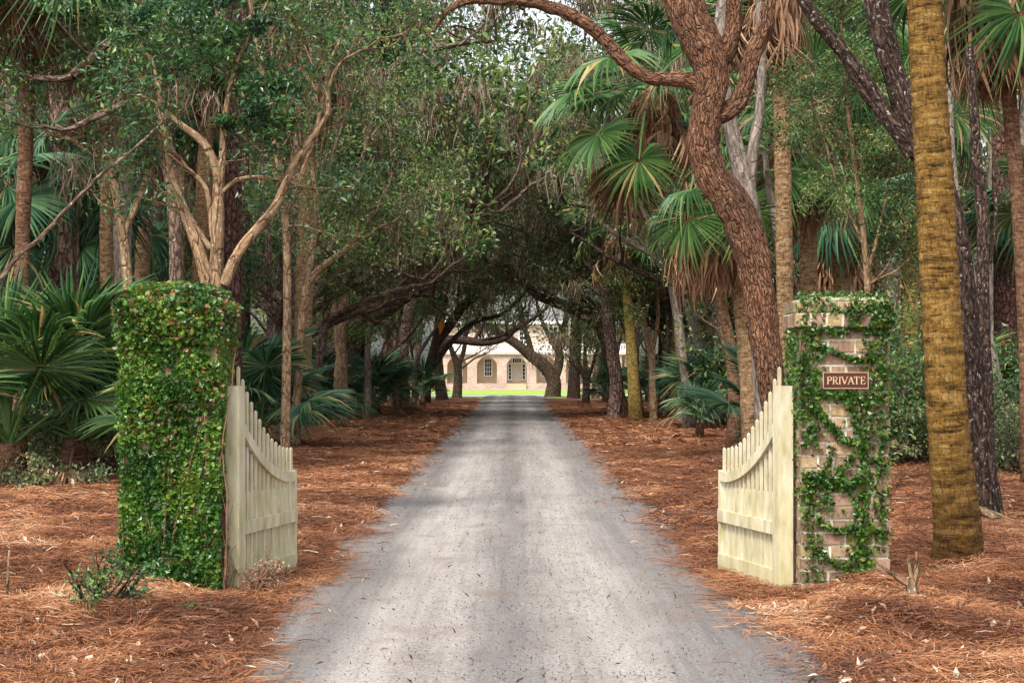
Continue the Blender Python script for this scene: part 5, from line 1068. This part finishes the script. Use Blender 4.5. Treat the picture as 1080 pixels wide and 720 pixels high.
# ------------------------------------------------------------------ forest floor details
def straw():
    rng = np.random.RandomState(21); mb = MB()
    def lay(n, y0, y1, L, wd, pw=1.0, xmax=5.4):
        y = y0 + (y1 - y0) * rng.rand(n) ** pw; xm = np.minimum(.262 * y + .4, 8); s = np.where(rng.rand(n) < .5, -1, 1); x = s * (1.1 + (xm - 1.1) * rng.rand(n)); x += rng.normal(0, .12, n)
        cl = vnoise(x * 3, y * 3, 7)
        edge = np.abs(x) - 1.50 - .26 * np.exp(-((y - 9.8) / 3.0) ** 2) * (x > 0) - .25 * (vnoise(x * 0 + np.sign(x) * 5, y * 1.6, 51) - .5); keep = (edge > 0) | (rng.rand(n) < .5 * np.exp(np.minimum(edge, 0) / .12)); x, y = x[keep], y[keep]; m_ = len(x)
        ang = vnoise(x * 2.2, y * 2.2, 3) * 9 + rng.normal(0, .7, m_); el_ = np.abs(rng.normal(0, .18, m_)) + .02
        lenr = L * rng.uniform(.5, 1.2, m_); d = np.stack([np.cos(ang) * np.cos(el_), np.sin(ang) * np.cos(el_), np.sin(el_)], 1); cur = rng.normal(0, .25, m_)
        sd_ = np.stack([-np.sin(ang), np.cos(ang), 0 * ang], 1)
        lift = .045 * rng.rand(m_) ** 2 * (.4 + vnoise(x * 2, y * 2, 12)); z = gh(x, y); z = np.maximum(z, .03)
        p0 = np.stack([x, y, z + .002 + lift], 1); p1 = p0 + d * lenr[:, None] * .5 + sd_ * (cur * lenr * .15)[:, None]; p2 = p0 + d * lenr[:, None] + np.stack([0 * x, 0 * x, -lenr * np.sin(el_) * .8], 1)
        w_ = (wd * rng.uniform(.6, 1.3, m_))[:, None] * sd_; w_[:, 2] += rng.normal(0, wd * .4, m_)
        V = np.stack([p0 - w_, p0 + w_, p1 - w_, p1 + w_, p2 - w_ * .4, p2 + w_ * .4], 1).reshape(-1, 3); i = np.arange(m_) * 6
        Q = np.concatenate([np.stack([i, i + 1, i + 3, i + 2], 1), np.stack([i + 2, i + 3, i + 5, i + 4], 1)])
        rv = np.clip(.55 * vnoise(x * 1.7, y * 1.2, 30) ** 1.3 + .25 * vnoise(x * 5, y * 4, 31) + .5 * rng.beta(2, 2, m_) - .10, 0, .97); rv[rng.rand(m_) < .01] = 1
        mb.add(V, Q, rv=np.repeat(rv, 6))
    lay(150000, 9.6, 20, .17, .0022, 1.0); lay(70000, 20, 40, .2, .0045, 1.1); lay(26000, 40, 90, .26, .011, 1.2)
    o = mb.obj('pine_straw', M['straw']); tag(o, 'loose rust-brown pine needles littering the ground beside the drive', 'pine straw', kind='stuff')
    # fallen leaves
    mb = MB(); n = 1500; y = 9.8 + 40 * rng.rand(n) ** 1.6; x = np.where(rng.rand(n) < .5, -1, 1) * rng.uniform(1.5, 1.5 + .2 * y)
    leaves(mb, np.stack([x, y, np.maximum(gh(x, y), .03) + .03], 1), .07, rng, aspect=.45, up=2.5, rv=rng.rand(n)); o = mb.obj('leaf_litter', M['litter']); tag(o, 'pale curled fallen leaves scattered over the pine straw', 'leaf litter', kind='stuff')
    # grit, twigs and needles on the drive
    mb = MB(); n = 9000; y = 9.8 + 45 * rng.rand(n) ** 1.5; x = rng.normal(0.1, .75, n); x = np.clip(x, -1.5, 1.6); s = .018
    leaves(mb, np.stack([x, y, np.full(n, .045)], 1), s, rng, aspect=.3, up=3, rv=rng.rand(n) * .8)
    n = 170; y = 9.8 + 30 * rng.rand(n) ** 1.4; x = rng.uniform(-1.5, 1.6, n); leaves(mb, np.stack([x, y, np.full(n, .048)], 1), .05, rng, aspect=.14, up=3, rv=rng.rand(n))
    o = mb.obj('road_grit', M['debris']); tag(o, 'dark twigs and grit scattered over the drive', 'debris', kind='stuff')
straw()
def small_things():
    # foreground bush with cut stems, left
    x = (110 - 540) / F * 12.9; z = gz(x, 12.9)
    t = shrub('shrub', 'small sprouting bush among cut sticks in the left foreground straw', 'shrub', (x, 12.9, z - .02), .42, .42, 900, 91, 'leafglossy', size=.032, twigs=9)
    mb = MB(); tube(mb, [(-.12, 0, -.05), (-.17, .02, .15), (-.26, .02, .30)], [.014, .012, .009], sides=7, step=.05); tube(mb, [(.05, .05, 0), (.2, .05, .18), (.3, .05, .3)], [.012, .01, .007], sides=7, step=.05); tube(mb, [(-.05, -.05, 0), (-.15, -.06, .12), (-.22, -.06, .2)], [.01, .008, .006], sides=7, step=.05)
    mb.obj('cut_sticks', M['dark'], t, smooth=True)
    x = (5 - 540) / F * 13.2; mb = MB(); tube(mb, [(0, 0, -.05), (.02, 0, .15), (.03, 0, .36)], [.012, .011, .008], sides=7, step=.06); tube(mb, [(.02, 0, .1), (-.04, 0, .24)], [.007, .004], sides=5); o = mb.obj('stick', M['tan'], smooth=True); o.location = (x, 13.2, gz(x, 13.2)); tag(o, 'tan stick poking from the straw at the left edge', 'stick')
    # old branching stump right
    d = 13.4; x = (962 - 540) / F * d; z = gz(x, d)
    mb = MB(); tube(mb, [(0, 0, -.08), (0, 0, .06), (-.01, 0, .16)], [.05, .04, .028], sides=9, step=.03, rough=.2); tube(mb, [(0, 0, .1), (.03, 0, .2), (.03, 0, .33)], [.024, .018, .008], sides=7, step=.03, rough=.2)
    tube(mb, [(-.01, 0, .1), (-.12, 0, .17), (-.25, -.02, .27)], [.02, .015, .006], sides=7, step=.03, rough=.2); tube(mb, [(-.005, 0, .14), (-.02, 0, .24), (-.02, 0, .31)], [.018, .014, .006], sides=7, step=.03, rough=.2); tube(mb, [(-.02, 0, .05), (-.10, -.03, .06), (-.16, -.06, .02)], [.018, .013, .006], sides=6, step=.03)
    o = mb.obj('stump', M['tan'], smooth=True); o.location = (x, d, z); tag(o, 'small broken stump with pale prongs in front of orange palm', 'stump')
    # fallen log by the dark oak
    d = 20; x = (1047 - 540) / F * d; mb = MB(); tube(mb, [(-.18, .1, .16), (0, 0, .08), (.22, -.12, .0)], [.035, .045, .03], sides=8, step=.05, rough=.15); o = mb.obj('log', M['tan'], smooth=True); o.location = (x, d, gz(x, d)); tag(o, 'short tan log lying at the foot of the dark oak', 'log')
    # cut post among the left trees
    d = 68; x = (418 - 540) / F * d; mb = MB(); tube(mb, [(0, 0, -.1), (0, 0, .5), (0, 0, .95)], [.11, .10, .095], sides=9, step=.1, rough=.1); o = mb.obj('stump', M['tan'], smooth=True); o.location = (x, d, gz(x, d)); tag(o, 'waist-high cut trunk left of the pinkish oak', 'stump')
    # brushy sprouts at the left gate foot
    for i, (px, d, s, lb) in enumerate(((268, 14.4, .2, 'withered brown sprout at the foot of the left gate'), (292, 14.9, .16, 'smaller withered sprout near the free end of left gate'))):
        x = (px - 540) / F * d; t = shrub('dry_sprout', lb, 'weed', (x, d, gz(x, d) - .02), .16, s * 1.5, 500, 95 + i, 'litter', size=.02, twigs=9)
    x = (207 - 540) / F * 12.6; shrub('weed', 'tiny green weed in the straw before the left pillar', 'weed', (x, 12.6, gz(x, 12.6)), .12, .06, 120, 99, 'ivy', size=.022, twigs=6)
small_things()
